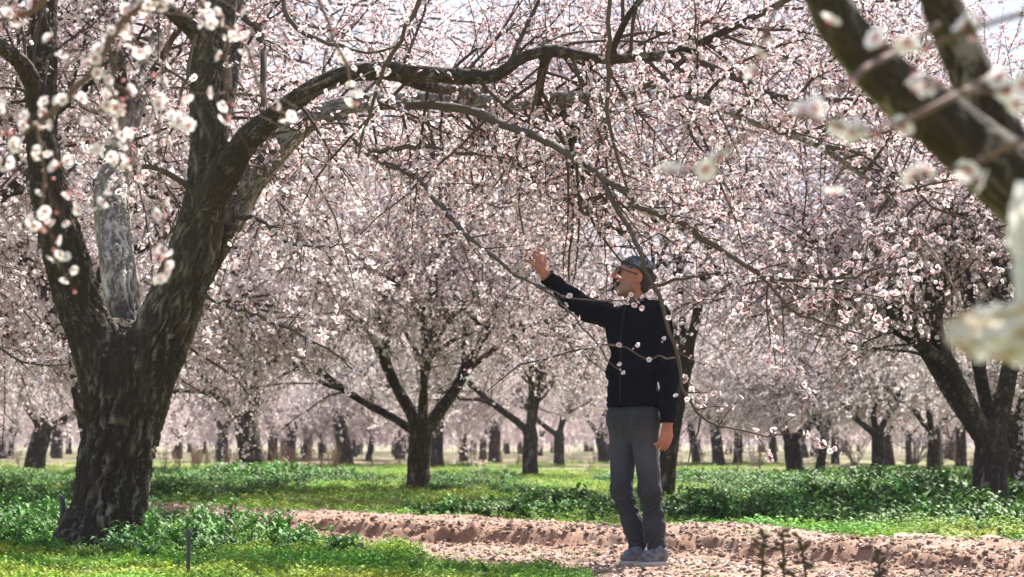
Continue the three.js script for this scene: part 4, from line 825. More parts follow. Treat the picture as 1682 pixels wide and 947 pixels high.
  tubeMesh('cuff', ring(wL.clone().add(V(0, 0.0, 0)), V(0.041, 0, 0), V(0, 0, 0.041), 14), 0.008, [0.006, 0.006, 0.008], cloth, jacket);
  // jeans
  const jeansG = [capG(...side(q(1042, 676), 0.078), 0.09, 0.09, 0.05), capG(...side(hipC, 0.08), 0.097, 0.097, 0.05)];
  legs.forEach((l, i) => jeansG.push(capG(l.h, l.k, 0.08, 0.062, 0.035), capG(l.k, l.s, 0.062, 0.056, 0.03), capG(l.s, l.a.clone().add(V(0, -0.012, 0)), 0.06, 0.047, 0.03)));
  const jcut = (x, y) => Math.max(y - q(0, 660).y, q(0, 908).y - y + (x < legs[0].a.x + 0.05 ? 0.014 : 0.004));
  const legOf = (x, y) => { let best = 0, bd = 9; legs.forEach((l, i) => { const c = y > l.k.y ? lerp(l.k.x, l.h.x, clamp((y - l.k.y) / (l.h.y - l.k.y), 0, 1)) : lerp(l.a.x, l.k.x, clamp((y - l.a.y) / (l.k.y - l.a.y), 0, 1)); if (Math.abs(x - c) < bd) { bd = Math.abs(x - c); best = i; } }); return best; };
  const jeans = mesh('jeans', finish(skin(jeansG, 0.0062, 0.03, jcut), (x, y, z) => {
    const kn = Math.exp(-((y - 0.36) ** 2) / 0.008), an = Math.exp(-((y - 0.1) ** 2) / 0.012), cr = Math.exp(-((y - 0.72) ** 2) / 0.004), w = noise(x * 6, y * 9, z * 6);
    return (Math.abs(noise(x * 9 + w, y * 24 + x * 16 * (x < legs[1].k.x - 0.06 ? 1 : -1) + w * 2.5, z * 9)) - 0.22) * 0.026 * (kn + an * 0.9 + cr * 0.5) + folds(x + y * 0.3, y * 0.5, z, 11, 0.009) + folds(x - y * 0.5, y, z, 26, 0.003) + noise(x * 120, y * 120, z * 120) * 0.0007;
  }, (x, y, z) => { const th = sstep(0.38, 0.62, y) * sstep(0.85, 0.7, y) * 0.75, m = 0.85 + 0.35 * noise(x * 14, y * 9, z * 14) + 0.25 * noise(x * 90, y * 90, z * 90) + th; return [0.029 * m, 0.031 * m, 0.039 * m]; }), denim, o);
  for (const i of [0, 1]) { const l = legs[i], s = i ? 1 : -1; tubeMesh('side_seam', [l.h.clone().addScaledVector(LS, s * 0.078), l.k.clone().addScaledVector(LS, s * 0.064), l.s.clone().addScaledVector(LS, s * 0.058)], 0.0035, [0.045, 0.047, 0.052], denim, jeans, 5); }
  tubeMesh('pocket_edge', [q(1066, 676, 0).addScaledVector(LS, 0.04).addScaledVector(FW, 0.088), q(1070, 690, 0).addScaledVector(LS, 0.08).addScaledVector(FW, 0.075)], 0.003, [0.04, 0.042, 0.046], denim, jeans, 5);
  tubeMesh('hem_band', ring(q(1041, 664).add(V(0, 0.004, 0)), FW.clone().multiplyScalar(0.106), LS.clone().multiplyScalar(0.183), 26), 0.01, [0.006, 0.006, 0.008], cloth, jacket);
  tubeMesh('fly_seam', [q(1041, 682).addScaledVector(FW, 0.1), q(1040, 700).addScaledVector(FW, 0.1), q(1038, 716).addScaledVector(FW, 0.085)], 0.003, [0.05, 0.046, 0.044], denim, jeans, 5);
  // shoes
  [[q(1052, 908, -0.06), q(1034, 913, 0.0), q(1027, 915, 0.03)], [q(1083, 911, 0.05), q(1063, 916, 0.1), q(1054, 918, 0.14)]].forEach(([a, b, c]) => {
    const up = (v, y) => V(v.x, y, v.z);
    const shoe = mesh('shoe', finish(skin([capG(up(a, 0.048), up(b, 0.042), 0.04, 0.038, 0.03), capG(up(b, 0.04), up(c, 0.032), 0.036, 0.03, 0.03), capG(up(a, 0.07), up(a, 0.085).addScaledVector(V(-0.3, 0, 0.3), 0.06), 0.038, 0.036, 0.03)], 0.005, 0.03, (x, y) => 0.016 - y), (x, y, z) => noise(x * 40, y * 40, z * 40) * 0.003, (x, y, z) => { const m = 0.8 + 0.5 * noise(x * 45, y * 45, z * 45); return [0.17 * m, 0.17 * m, 0.19 * m]; }), cloth, o);
    mesh('sole', finish(skin([capG(up(a, 0.014), up(b, 0.014), 0.044, 0.042, 0.03), capG(up(b, 0.014), up(c, 0.014), 0.042, 0.036, 0.03)], 0.005, 0.02, (x, y) => Math.max(y - 0.02, -0.01 - y)), null, () => [0.36, 0.35, 0.33]), cloth, shoe);
  });
  // hair, beard, cap, sunglasses
  const up = hu, clipBelow = (n, p) => [n.x, n.y, n.z, p];
  mesh('hair', finish(skin([ellG(H(0, 0.02, -0.018), [0.079, 0.092, 0.1], HM, 0.01, clipBelow(hf, H(0, 0, -0.012))), capG(H(-0.045, -0.05, -0.07), H(0.045, -0.05, -0.07), 0.024, 0.024, 0.02)], 0.0045, 0.015), (x, y, z) => noise(x * 120, y * 60, z * 120) * 0.004, (x, y, z) => { const m = 0.7 + 0.6 * noise(x * 100, y * 50, z * 100); return [0.032 * m, 0.026 * m, 0.022 * m]; }), hairMat, o);
  mesh('beard', finish(skin([ellG(H(0, -0.096, 0.072), [0.032, 0.025, 0.032], HM, 0.02), capG(H(-0.03, -0.052, 0.094), H(0, -0.04, 0.103), 0.007, 0.009, 0.008), capG(H(0, -0.04, 0.103), H(0.03, -0.052, 0.092), 0.009, 0.007, 0.008), capG(H(0.036, -0.056, 0.088), H(0.026, -0.09, 0.076), 0.008, 0.012, 0.012), capG(H(-0.036, -0.056, 0.088), H(-0.026, -0.09, 0.076), 0.008, 0.012, 0.012), capG(H(0, -0.08, 0.092), H(0, -0.1, 0.09), 0.009, 0.013, 0.014)], 0.0035, 0.012), (x, y, z) => noise(x * 150, y * 90, z * 150) * 0.004, (x, y, z) => { t.set(x, y, z).applyMatrix4(inH); const w = sstep(0.092, 0.06, t.z) * 0.8, m = 0.7 + 0.6 * noise(x * 120, y * 60, z * 120); return [lerp(0.018, 0.15, w) * m, lerp(0.015, 0.135, w) * m, lerp(0.013, 0.12, w) * m]; }), hairMat, o);
  const capN = hu.clone().multiplyScalar(-1).addScaledVector(hf, -0.28).normalize();
  const cap = mesh('cap', finish(skin([ellG(H(0, 0.05, -0.02), [0.086, 0.084, 0.108], HM, 0.01, clipBelow(capN, H(0, 0.052, 0.0)))], 0.0045, 0.01), (x, y, z) => folds(x, y, z, 26, 0.006), (x, y, z) => { const m = noise(x * 48, y * 48, z * 48), w = sstep(0.05, 0.25, m), b = sstep(0.0, -0.3, m); return [lerp(0.075, 0.15, w) * (1 - 0.35 * b), lerp(0.083, 0.157, w) * (1 - 0.35 * b), lerp(0.092, 0.165, w) * (1 - 0.35 * b)]; }), cloth, o);
  tubeMesh('band', ring(H(0, 0.045, -0.02), hf.clone().multiplyScalar(0.106).addScaledVector(hu, 0.03), hl.clone().multiplyScalar(0.084), 24), 0.0065, [0.045, 0.05, 0.058], cloth, cap);
  const gl = mesh('sunglasses', mergeTwo(H), black, o);
  for (const s of [-1, 1]) tubeMesh('temple_arm', [H(s * 0.066, 0.022, 0.09), H(s * 0.079, 0.018, 0.045), H(s * 0.081, 0.014, -0.005), H(s * 0.081, -0.002, -0.03)], 0.0035, [0.02, 0.015, 0.013], std({ roughness: 0.35 }), gl, 6);
  function mergeTwo(Hf) {
    return finish(skin([ellG(Hf(0.034, 0.016, 0.1), [0.03, 0.022, 0.007], HM, 0.004), ellG(Hf(-0.034, 0.016, 0.1), [0.03, 0.022, 0.007], HM, 0.004), capG(Hf(-0.02, 0.024, 0.108), Hf(0.02, 0.024, 0.108), 0.0035, 0.0035, 0.004)], 0.003, 0.005), null, () => [1, 1, 1]);
  }
  // the blossom between his fingers
  const rngF = RNG(5);
  for (const [px, py, z, s] of [[880, 412, 0.06, 0.021], [874, 420, 0.05, 0.018]]) { const m = mesh('blossom', FLOWERS[0], M.petal, o), [u, w] = basis(V(0.3, 0.3, 0.9).normalize(), rngF); m.applyMatrix4(new THREE.Matrix4().makeBasis(u.multiplyScalar(s), V(0.3, 0.3, 0.9).normalize().multiplyScalar(s), w.multiplyScalar(s)).setPosition(q(px, py, z))); }
}

// ------------------------------------------------------------------ plants, stones and small things on the ground
{
  // leafy rosettes: long lobed leaves that arch outwards
  function leafInto(mb, L, W, arch, lift, az, col, lobed, base = [0, 0, 0], roll = 0) {
    const n = lobed ? 7 : 4, ca = Math.cos(az), sa = Math.sin(az); let prev = null;
    for (let i = 0; i <= n; i++) {
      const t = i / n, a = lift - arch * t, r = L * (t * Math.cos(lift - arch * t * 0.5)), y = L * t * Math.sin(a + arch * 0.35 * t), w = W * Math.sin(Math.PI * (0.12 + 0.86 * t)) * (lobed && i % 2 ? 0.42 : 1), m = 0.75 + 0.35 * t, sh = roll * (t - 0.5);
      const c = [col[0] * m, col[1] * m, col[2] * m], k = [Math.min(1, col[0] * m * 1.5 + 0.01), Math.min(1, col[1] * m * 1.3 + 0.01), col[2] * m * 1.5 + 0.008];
      const row = [mb.v(base[0] + ca * r - sa * w, base[1] + y + w * (0.3 + sh), base[2] + sa * r + ca * w, ...c), mb.v(base[0] + ca * r, base[1] + y, base[2] + sa * r, ...k), mb.v(base[0] + ca * r + sa * w, base[1] + y + w * (0.3 - sh), base[2] + sa * r - ca * w, ...c)];
      if (prev) { mb.q(prev[0], prev[1], row[1], row[0]); mb.q(prev[1], prev[2], row[2], row[1]); }
      prev = row;
    }
  }
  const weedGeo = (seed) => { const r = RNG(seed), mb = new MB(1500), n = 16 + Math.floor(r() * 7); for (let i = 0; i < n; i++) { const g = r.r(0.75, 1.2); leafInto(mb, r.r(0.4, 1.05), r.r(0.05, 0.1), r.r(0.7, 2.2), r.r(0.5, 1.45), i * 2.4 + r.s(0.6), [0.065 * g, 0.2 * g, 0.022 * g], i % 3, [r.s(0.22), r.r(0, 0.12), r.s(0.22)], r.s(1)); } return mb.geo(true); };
  const bushGeo = (seed) => {                                       // several upright stems set with small lobed leaves
    const r = RNG(seed), mb = new MB(3000);
    for (let i = 0; i < 6; i++) {
      const a = i * 1.05 + r.s(0.4), c = grow(r, V(0, 0, 0), V(Math.cos(a) * r.r(0.15, 0.8), 1, Math.sin(a) * r.r(0.15, 0.8)).normalize(), r.r(0.5, 1.1), 0.022, 0.01, 5, 0.12, -0.03);
      tube(mb, c.pts, c.rad, 3, [0.07, 0.15, 0.035], 0, null, false);
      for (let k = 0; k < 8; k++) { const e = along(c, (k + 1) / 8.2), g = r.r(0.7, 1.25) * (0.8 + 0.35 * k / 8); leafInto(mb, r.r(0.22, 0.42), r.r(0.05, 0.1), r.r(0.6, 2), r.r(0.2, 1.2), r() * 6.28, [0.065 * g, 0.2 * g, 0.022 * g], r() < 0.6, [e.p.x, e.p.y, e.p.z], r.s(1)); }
    }
    return mb.geo(true);
  };
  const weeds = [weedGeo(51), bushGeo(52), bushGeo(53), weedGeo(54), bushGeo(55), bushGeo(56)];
  const clumpGeo = (seed) => { const r = RNG(seed), mb = new MB(400); for (let i = 0; i < 40; i++) { const a = r() * 6.28, d = Math.sqrt(r()) * 0.75, y = r.r(0.05, 0.85) * (1 - d * 0.6), L = r.r(0.14, 0.28), w = L * r.r(0.28, 0.45), b = r() * 6.28, e = r.r(-0.2, 1.0), g = r.r(0.75, 1.25), c = [0.33 * g, 0.36 * g, 0.04 * g]; const x = Math.cos(a) * d, z = Math.sin(a) * d, cx = Math.cos(b), sx = Math.sin(b), ce = Math.cos(e) * L, se = Math.sin(e) * L; const p = mb.v(x, y, z, c[0] * 0.6, c[1] * 0.6, c[2] * 0.6), q = mb.v(x + cx * ce * 0.55 - sx * w, y + se * 0.6, z + sx * ce * 0.55 + cx * w, ...c), s = mb.v(x + cx * ce * 0.55 + sx * w, y + se * 0.6, z + sx * ce * 0.55 - cx * w, ...c), t = mb.v(x + cx * ce, y + se, z + sx * ce, ...c); mb.t(p, s, q); mb.t(q, s, t); } return mb.geo(false); };
  const clumps = [1, 2, 3].map((k) => clumpGeo(70 + k));
  function scatter(name, label, geos, mat, list, tint) {
    const X = new THREE.Matrix4(), Q = new THREE.Quaternion(), c = new THREE.Color(), r = RNG(name.length * 31), o = thing(name, label, 'plants'); o.userData.kind = 'stuff';
    geos.forEach((g, k) => {
      const mine = list.filter((_, i) => i % geos.length === k), m = new THREE.InstancedMesh(g, mat, mine.length);
      mine.forEach(([x, y, z, s, sy], i) => { Q.setFromEuler(new THREE.Euler(r.s(0.15), r() * 6.28, r.s(0.15))); X.compose(V(x, y, z), Q, V(s, s * (sy ?? 1), s)); m.setMatrixAt(i, X); const t = tint(r, x, z); m.setColorAt(i, c.setRGB(...t)); });
      m.name = name; m.userData.kind = 'stuff'; m.castShadow = m.receiveShadow = true; o.add(m);
    });
    return o;
  }
  const r = RNG(31), inView = (x, d, m = 0.6) => Math.abs(x) < 0.2494 * d + m;
  // lush broad-leaved weeds beyond the lane, and round the foot of the big tree
  const far = [], nearW = [], cov = [], dryS = [];
  for (let i = 0; i < 220000 && far.length < 26000; i++) {
    const d = 14 + 46 * Math.pow(r(), 0.8), x = r.s(0.2494 * d + 1), z = -d, u = laneU(x, z);
    if (u < 1.95 || laneMask(x, z) > 0.35) continue;
    if (customs.some(([px, py, w]) => { const t = depthOf(py); return d > t - 6 && d < t + 0.3 && Math.abs(x - at(px, HOR, t).x) < w * 0.75 * t / F; }) && r() < 0.93) continue;
    const p = noise(x * 0.33, 20, z * 0.24) + 0.35 * noise(x * 1.1, 22, z * 0.9) + (x > 1.5 && d < 40 ? 0.2 : 0) - sstep(34, 48, d) * 0.5 - (u < 2.8 ? 0.3 : 0);
    if (p < r.r(-0.12, 0.24)) continue;
    far.push([x, ground(x, z) - 0.02, z, r.r(0.11, 0.25) * clamp(0.5 + p * 1.5, 0.4, 1.8), r.r(0.7, 1.05)]);
  }
  scatter('weeds', 'lush dark green broad-leaved weeds in the band beyond the lane', weeds, M.leaf, far, (q) => { const g = q.r(0.6, 1.4); return [g * q.r(0.8, 1.5), g, g * q.r(0.5, 1)]; });
  for (let i = 0; i < 40000 && nearW.length < 520; i++) {
    const d = r.r(12.2, 22), x = r.s(0.2494 * d + 0.3), z = -d;
    if (x > nearEdge(z) - 0.25 || x > -0.9) continue;
    const near = Math.exp(-((x + 2.05) ** 2) / 0.12 - ((z + 13.4) ** 2) / 0.5) + (x < -3.0 && d > 13.3 ? 0.5 : 0) + 0.5 * Math.exp(-((x - nearEdge(z) + 0.55) ** 2) / 0.06) * sstep(0.0, 0.25, noise(x * 1.7, 70, z * 1.7)) + 0.008;
    if (r() > near) continue;
    if (Math.hypot(x + 2.79, z + 13.9) < 0.36) continue;
    nearW.push([x, ground(x, z) - 0.02, z, r.r(0.12, 0.25), r.r(0.85, 1.3)]);
  }
  scatter('weeds', 'green weeds crowding round the foot of the big tree and behind it', weeds, M.leaf, nearW, (q) => { const g = q.r(0.7, 1.3); return [g, g, g * q.r(0.8, 1.3)]; });
  // the yellow-green mat: thick in the left foreground, a rim along the lane, patches beyond
  for (let i = 0; i < 60000 && cov.length < 10500; i++) { const d = 9.8 + 17 * Math.pow(r(), 1.7), x = r.s(0.2494 * d + 0.25), z = -d; const e = nearEdge(z) - x + noise(x * 1.6, 40, z * 1.6) * 0.9; if (e < 0.0 || r() > sstep(-0.1, 0.35, e) * (0.35 + 0.65 * sstep(-0.25, 0.1, noise(x * 1.1, 42, z * 1.1)))) continue; cov.push([x, ground(x, z) - 0.012, z, r.r(0.05, 0.1) * (1 + 0.6 * noise(x * 3, 48, z * 3)), r.r(0.7, 1.5)]); }
  for (let i = 0; i < 90000 && cov.length < 34000; i++) { const d = 15 + 55 * Math.pow(r(), 1.1), x = r.s(0.2494 * d + 0.6), z = -d, u = laneU(x, z) + noise(x * 1.2, 44, z * 1.2) * 0.5; if (u < 1.5 || farDirt(x, z) > 0.4 || laneMask(x, z) > 0.7) continue; if (r() > 0.35 + 0.65 * sstep(-0.3, 0.2, noise(x * 0.5, 46, z * 0.4))) continue; cov.push([x, ground(x, z) - 0.015, z, r.r(0.07, 0.19), r.r(0.5, 1.0)]); }
  for (let i = 0; i < 700; i++) { const x = r.r(-0.6, 3.8), z = -r.r(10.2, 15), q = noise(x * 1.5, 50, z * 1.5); if (q < 0.22) continue; cov.push([x, ground(x, z) - 0.012, z, r.r(0.03, 0.075), r.r(0.5, 1)]); }
  scatter('ground_cover', 'low yellow-green mat of tiny leaves over the orchard ground', clumps, M.cover, cov, (q, x, z) => { const g = q.r(0.75, 1.2), y = 0.7 + 0.55 * noise(x * 0.8, 60, z * 0.8); return [g * y, g, g * q.r(0.7, 1.2)]; });
  // dry brown stalks among the far green
  const stalkGeo = (seed) => { const q = RNG(seed), mb = new MB(500); for (let i = 0; i < 6; i++) { const c = grow(q, V(q.s(0.05), 0, q.s(0.05)), V(q.s(0.3), 1, q.s(0.3)).normalize(), q.r(0.6, 1), 0.012, 0.004, 4, 0.12, 0); tube(mb, c.pts, c.rad, 3, [0.2, 0.125, 0.08]); for (let k = 1; k < 5; k++) { const b = grow(q, c.pts[k], sideways(q, V(0, 1, 0), 0.8, 0.1), q.r(0.1, 0.25), 0.007, 0.003, 2, 0.1, 0); tube(mb, b.pts, b.rad, 3, [0.22, 0.13, 0.085]); tube(mb, [b.pts[2], b.pts[2].clone().add(V(0, 0.05, 0.01))], [0.02, 0.012], 4, [0.2, 0.1, 0.065]); } } return mb.geo(true); };
  const stalks = [1, 2].map((k) => stalkGeo(80 + k));
  for (let i = 0; i < 110; i++) { const d = r.r(46, 70), px = r() < 0.55 ? r.r(280, 560) : r.r(-50, 1750), x = at(px, HOR, d).x; dryS.push([x, ground(x, -d), -d, r.r(0.3, 0.75)]); }
  scatter('dry_stalks', 'thin dry brown stalks standing in the far rows', stalks, M.dry, dryS, (q) => { const g = q.r(0.7, 1.3); return [g, g, g]; });
  // fallen petals and earth crumbs
  const mbP = new MB(60000);
  for (let i = 0; i < 18000; i++) { const d = 9.8 + 14 * Math.pow(r(), 1.4), x = r.s(0.2494 * d + 0.3), z = -d; const l = laneMask(x, z); if (r() > 0.12 + 0.88 * l) continue; const y = ground(x, z) + (l > 0.4 ? 0.006 : 0.035), s = r.r(0.006, 0.012), a = r() * 6.28, g = r.r(0.8, 1), c = [0.9 * g, 0.8 * g, 0.82 * g]; const w = (k, e) => mbP.v(x + Math.cos(a + k) * s, y + e + r.s(0.003), z + Math.sin(a + k) * s * 1.2, ...c); mbP.q(w(0, 0), w(1.57, 0.004), w(3.14, 0), w(4.71, 0.005)); }
  const pet = mesh('fallen_petals', mbP.geo(false), M.petal, scene, 'stuff'); tag(pet, 'fallen white petals strewn over the dirt lane', 'petals');
  const mbS = new MB(9000);
  for (let i = 0; i < 2600; i++) { const d = 9.8 + 12 * Math.pow(r(), 1.3), x = r.s(0.2494 * d + 0.3), z = -d; if (r() > laneMask(x, z)) continue; const y = ground(x, z) + 0.012, a = r() * 6.28, L = r.r(0.025, 0.09), w = r.r(0.001, 0.0022), g = r.r(0.6, 1.2), c = [0.36 * g, 0.27 * g, 0.16 * g], ca = Math.cos(a), sa = Math.sin(a), e = r.s(0.02); mbS.q(mbS.v(x - sa * w, y, z + ca * w, ...c), mbS.v(x + ca * L - sa * w, y + e, z + sa * L + ca * w, ...c), mbS.v(x + ca * L + sa * w, y + e + 0.002, z + sa * L - ca * w, ...c), mbS.v(x + sa * w, y + 0.002, z - ca * w, ...c)); }
  tag(mesh('dry_straw', mbS.geo(false), M.dry, scene, 'stuff'), 'short dry straws lying on the dirt lane', 'straw');
  const rockGeo = (seed, amp = 0.25) => { const g = new THREE.IcosahedronGeometry(1, 3), p = g.attributes.position, c = new Float32Array(p.count * 3); for (let i = 0; i < p.count; i++) { const x = p.getX(i), y = p.getY(i), z = p.getZ(i), k = 1 + amp * noise(x * 1.3 + seed * 9, y * 1.3, z * 1.3) * 1.5 + amp * 0.5 * noise(x * 3.5, y * 3.5 + seed, z * 3.5); p.setXYZ(i, x * k, y * k * 0.7, z * k); const m = 0.85 + 0.35 * noise(x * 5, y * 5, z * 5 + seed); c[i * 3] = c[i * 3 + 1] = c[i * 3 + 2] = m; } g.setAttribute('color', new THREE.BufferAttribute(c, 3)); g.deleteAttribute('uv'); g.computeVertexNormals(); return g; };
  const rocks = [1, 2, 3, 4].map((k) => rockGeo(k, 0.32));
  const crumbs = [];
  for (let i = 0; i < 90000 && crumbs.length < 17000; i++) { const d = 9.8 + 14 * Math.pow(r(), 1.3), x = r.s(0.2494 * d + 0.3), z = -d; if (r() > laneMask(x, z)) continue; const u = laneU(x, z), big = Math.exp(-(u * u) / 0.06) * 0.6; if (r() > 0.45 + big) continue; crumbs.push([x, ground(x, z) + 0.002, z, 0.004 + 0.014 * Math.pow(r(), 2.6) * (1 + 0.6 * big)]); }
  const cm = scatter('earth_crumbs', 'loose brown crumbs and clods of tilled earth on the lane', rocks, M.stone, crumbs, (q) => { const g = q.r(0.5, 1.25), d = q.r(0.85, 1.1); return [0.27 * g, 0.17 * g * d, 0.118 * g * d]; }); cm.userData.category = 'earth';
  // plants that can be told apart: each leaf a part
  const plantsL = [
    [268, 893, 0.36, 'large thistle-like weed leaning on the right foot of the big trunk'], [330, 888, 0.3, 'dark bushy weed just right of the thin black stake'], [362, 880, 0.26, 'dense dark weed right of the stake, at the edge of the dirt lane'],
    [440, 905, 0.2, 'low spreading weed in the mat left of the two tall-leaved plants'], [478, 893, 0.3, 'tallest broad-leaved plant in the left foreground mat'], [512, 892, 0.24, 'broad-leaved plant beside the tallest one, on its right'],
    [556, 905, 0.24, 'plant with wide drooping leaves near the lane edge'], [590, 908, 0.18, 'small grey-green plant near the lane edge'], [618, 922, 0.15, 'low dark weed beside fallen petals on the mat'],
    [662, 932, 0.13, 'small rosette between the mat and the bare dirt'], [738, 938, 0.16, 'upright dark-leaved plant at the bottom edge, on the mat'], [800, 944, 0.14, 'small weed at the bottom edge, nearest to the man'],
    [30, 880, 0.3, 'tall leafy weed at the far left edge beside the big trunk'], [80, 872, 0.28, 'leafy weed close behind the left foot of the big trunk'], [245, 915, 0.2, 'weed with pale leaf tips in front of the big trunk'], [120, 925, 0.16, 'low weed in the mat in front of the big trunk'],
  ];
  const leafVar = [1, 2, 3, 4, 5, 6].map((k) => { const q = RNG(500 + k), mb = new MB(60), g = q.r(0.85, 1.15); leafInto(mb, 1, q.r(0.09, 0.14), q.r(0.6, 1.3), q.r(0.7, 1.25), 0, [0.045 * g, 0.15 * g, 0.026 * g], k % 3 > 0, [0, 0, 0], q.s(0.8)); return mb.geo(true); });
  for (const [px, py, s, label] of plantsL) {
    const d = depthOf(py), p = at(px, HOR, d), o = thing('weed_plant', label, 'plant', V(p.x, ground(p.x, -d) - 0.01, -d), 'leafy plants in the left foreground'), n = 16 + Math.floor(r() * 7);
    for (let k = 0; k < n; k++) { const m = mesh('leaf', leafVar[k % 6], M.leaf, o); m.rotation.set(r.s(0.2), k * 2.4 + r.s(0.3), r.s(0.2)); m.scale.setScalar(s * r.r(0.6, 1.1)); }
  }
  // stones
  const stone = (px, py, w, h, label, col, k) => { const d = depthOf(py), p = at(px, HOR, d), y = ground(p.x, -d), m = new THREE.Mesh(rockGeo(k, 0.35), new THREE.MeshStandardMaterial({ vertexColors: true, color: new THREE.Color(...col), roughness: 0.92 })); m.name = numbered('stone'); m.castShadow = m.receiveShadow = true; m.position.set(p.x, y + h * d / F * 0.25, -d); m.scale.set(w / 2 * d / F, h * d / F * 0.8, w / 2 * d / F * 0.8); m.rotation.y = k; scene.add(m); tag(m, label, 'stone'); };
  stone(1532, 926, 46, 20, 'dark brown clod with a hollow, largest lump on the lane at the right', [0.16, 0.1, 0.075], 11);
  stone(1500, 933, 26, 16, 'smaller dark clod touching the left side of the largest lump', [0.13, 0.085, 0.065], 12);
  stone(1478, 882, 30, 10, 'flat white stone at the weed edge on the right', [0.66, 0.62, 0.58], 13);
  stone(1446, 884, 22, 8, 'small white stone left of the flat white one', [0.6, 0.57, 0.52], 14);
  stone(1504, 881, 30, 9, 'cream stone just right of the flat white one', [0.58, 0.5, 0.4], 15);
  stone(1628, 885, 42, 14, 'sandy mound of earth under the thick right-hand tree', [0.42, 0.31, 0.19], 16);
  stone(900, 906, 30, 10, 'pinkish earth clod on the lane left of the shoes', [0.36, 0.25, 0.19], 17);
  stone(650, 878, 24, 9, 'reddish clod on the furrow crest left of the middle', [0.34, 0.2, 0.14], 18);
  stone(1195, 905, 26, 9, 'brown clod on the furrow crest right of the man', [0.28, 0.18, 0.13], 19);
  // thin stake, and the pipe end behind the trunk
  { const d = depthOf(940), p = at(312, HOR, d), o = thing('stake', 'thin black stake standing in the mat right of the big trunk', 'stake', V(p.x, ground(p.x, -d), -d)), mt = new THREE.MeshStandardMaterial({ color: new THREE.Color(0.035, 0.04, 0.045), roughness: 0.45 });
    const a = (n, y0, y1, r0, r1) => { const m = mesh(n, new THREE.CylinderGeometry(r1, r0, y1 - y0, 14), mt, o); m.position.y = (y0 + y1) / 2; return m; };
    a('shaft', -0.08, 0.22, 0.0105, 0.0105); a('sleeve', 0.221, 0.268, 0.0145, 0.0145); a('cap', 0.2685, 0.277, 0.0125, 0.009); }
  { const d = 14.3, p = at(104, 840, d), mb = new MB(300), c = curve([V(0.0, -0.12, 0), V(0.0, 0.02, 0), V(-0.004, 0.07, 0), V(-0.016, 0.105, 0), V(-0.022, 0.118, 0)], [0.022, 0.022, 0.02, 0.013, 0.004], 0.01); tube(mb, c.pts, c.rad, 10, [0.02, 0.022, 0.03]); const m = mesh('pipe_end', mb.geo(true), std({ roughness: 0.35 }), scene); m.position.copy(p); tag(m, 'black curved pipe end poking up behind the left foot of the big trunk', 'pipe'); }
  // blurred dry weeds close to the camera at the lower right
  for (const [px, top, d, label] of [[1250, 880, 6.2, 'dry brown weed stalk at the lower right, leftmost of four blurred ones'], [1290, 872, 6.0, 'dry brown weed stalk with a thick curled head, second of four blurred ones'], [1335, 880, 6.4, 'dry brown weed stalk with a dark seed head, third of four blurred ones'], [1440, 905, 6.6, 'short bent dry weed stalk, rightmost of four blurred ones']]) {
    const b = at(px - 4, HOR, d), g0 = ground(b.x, -d), tp = at(px, top, d), h = tp.y - g0, o = thing('dry_weed', label, 'dry weed', V(b.x, g0, -d), 'blurred dry weeds at the lower right'), q = RNG(px), mb = new MB(200);
    const c = grow(q, V(0, 0, 0), V(q.s(0.05), 1, 0).normalize(), h, 0.007, 0.0035, 8, 0.07, 0.02); tube(mb, c.pts, c.rad, 6, [0.06, 0.036, 0.026]); mesh('stem', mb.geo(true), M.dry, o);
    for (let k = 0; k < 16; k++) { const e = along(c, q.r(0.7, 1) * 0.999), m2 = new MB(120), s = grow(q, e.p, sideways(q, e.d, q.r(0.4, 1.5), 0), q.r(0.012, 0.05), 0.003, 0.004, 3, 0.5, -0.1); tube(m2, s.pts, s.rad.map((w, i) => w * [1, 1.6, 2.2, 0.8][i]), 5, [0.07, 0.04, 0.028]); mesh('seed_head', m2.geo(true), M.dry, o); }
  }
  // bare shrubs among the far trunks
  for (const [px, d, s, label] of [[1405, 62, 1.5, 'bare grey shrub between the vase-shaped trunk and the slim brown one'], [1500, 58, 1.3, 'bare grey shrub left of the brown trunk with a low limb'], [1545, 66, 1.2, 'bare grey shrub close behind the brown trunk with a low limb']]) {
    const p = at(px, HOR, d), o = thing('bare_shrub', label, 'shrub', V(p.x, ground(p.x, -d), -d)), q = RNG(px), mb = new MB(3000);
    for (let k = 0; k < 12; k++) { const c = grow(q, V(q.s(0.1), 0, q.s(0.1)), V(q.s(0.7), 1, q.s(0.7)).normalize(), s * q.r(0.6, 1), 0.02, 0.006, 6, 0.15, 0); tube(mb, c.pts, c.rad, 4, [0.13, 0.1, 0.085]); for (let j = 0; j < 5; j++) { const a = along(c, q.r(0.3, 0.95)), b = grow(q, a.p, sideways(q, a.d, 0.8, 0.1), s * 0.4, 0.009, 0.004, 4, 0.15, 0); tube(mb, b.pts, b.rad, 3, [0.13, 0.1, 0.085]); } }
    mesh('stems', mb.geo(true), M.twig, o);
  }
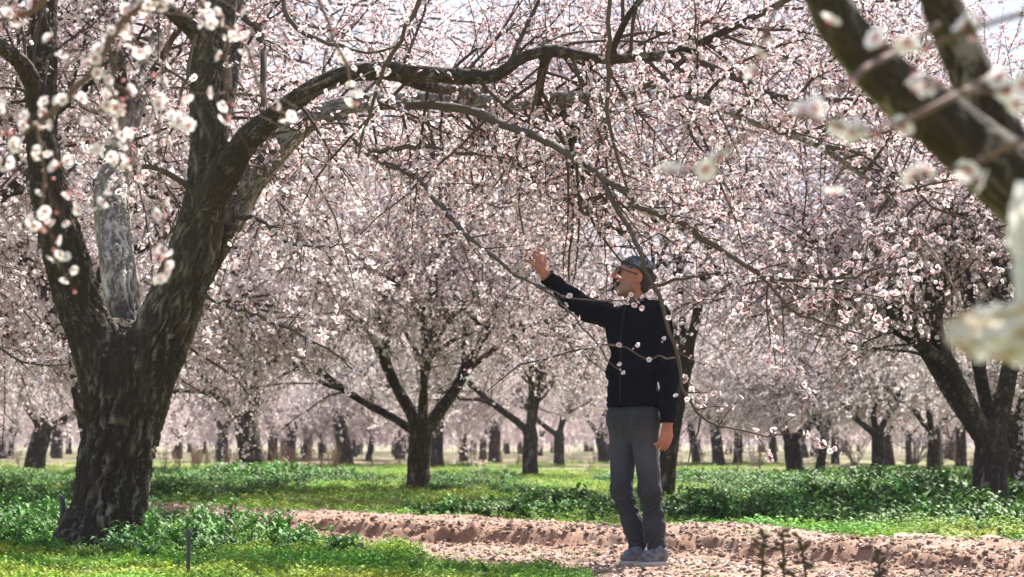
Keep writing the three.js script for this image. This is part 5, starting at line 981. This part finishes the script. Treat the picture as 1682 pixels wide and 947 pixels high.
  // the pale cloth at the right edge, close and out of focus
  { const D = 2.5, p0 = at(1700, 430, D), o = thing('torn_cloth', 'ragged white and yellowish cloth hanging out of focus at the right edge', 'cloth', p0);
    const mb = new MB(4000), q = RNG(64);
    const sheet = (path, wide, seed, tint) => {                        // a crumpled strip of thin cloth along a path
      const c = new THREE.CatmullRomCurve3(path.map(([x, y, d]) => at(x, y, d).sub(p0))), n = 54, m = 26, rows = [];
      for (let i = 0; i <= n; i++) {
        const t = i / n, p = c.getPoint(t), T = c.getTangent(t), N = V(-T.y, T.x, 0).normalize(), w = lerp(wide[Math.floor(t * (wide.length - 1.001))], wide[Math.floor(t * (wide.length - 1.001)) + 1], (t * (wide.length - 1.001)) % 1) * D / F, row = [];
        for (let k = 0; k <= m; k++) {
          const s = (k / m) * 2 - 1, rag = 1 + 0.3 * noise(t * 9 + seed, s * 1.2, seed) + 0.2 * noise(t * 26, seed, s * 3), X = p.clone().addScaledVector(N, s * w * rag), f = noise(t * 5 + seed * 3, s * 3.2, seed) * 0.02 + noise(t * 14, s * 7, seed + 4) * 0.009;
          X.z += f; X.x += noise(s * 4, t * 4, seed + 9) * 0.006;
          const low = tint * sstep(0.05, 0.5, noise(t * 3 + seed, s * 2.4, 3) + 0.25), g = 0.9 + 0.2 * noise(t * 20, s * 12, 8);
          row.push(mb.v(X.x, X.y, X.z, lerp(0.86, 0.6, low) * g, lerp(0.86, 0.46, low) * g, lerp(0.85, 0.3, low) * g));
        }
        if (i) for (let k = 0; k < m; k++) mb.q(rows[k], rows[k + 1], row[k + 1], row[k]);
        rows.length = 0; rows.push(...row);
      }
    };
    sheet([[1690, 300, D], [1682, 360, D], [1690, 430, D], [1700, 500, D], [1716, 560, D]], [18, 30, 26, 34, 40], 1, 0.1);
    sheet([[1706, 310, 2.52], [1698, 400, 2.53], [1712, 480, 2.52], [1722, 560, 2.52]], [26, 34, 40, 40], 2, 0.3);
    sheet([[1735, 540, D], [1670, 536, 2.48], [1605, 540, 2.46], [1552, 544, 2.45]], [40, 42, 36, 14], 3, 0.75);
    sheet([[1735, 568, 2.52], [1660, 570, 2.5], [1600, 566, 2.48], [1558, 556, 2.47]], [30, 28, 24, 10], 4, 0.9);
    const g = mb.geo(true);
    mesh('folds', g, new THREE.MeshPhysicalMaterial({ vertexColors: true, roughness: 0.95, transmission: 0.5, thickness: 0, specularIntensity: 0.2, side: THREE.DoubleSide }), o);
  }
}

// thin spring haze
scene.fog = new THREE.FogExp2(new THREE.Color(0.87, 0.86, 1.0), 0.00045);
renderer.render(scene, camera);
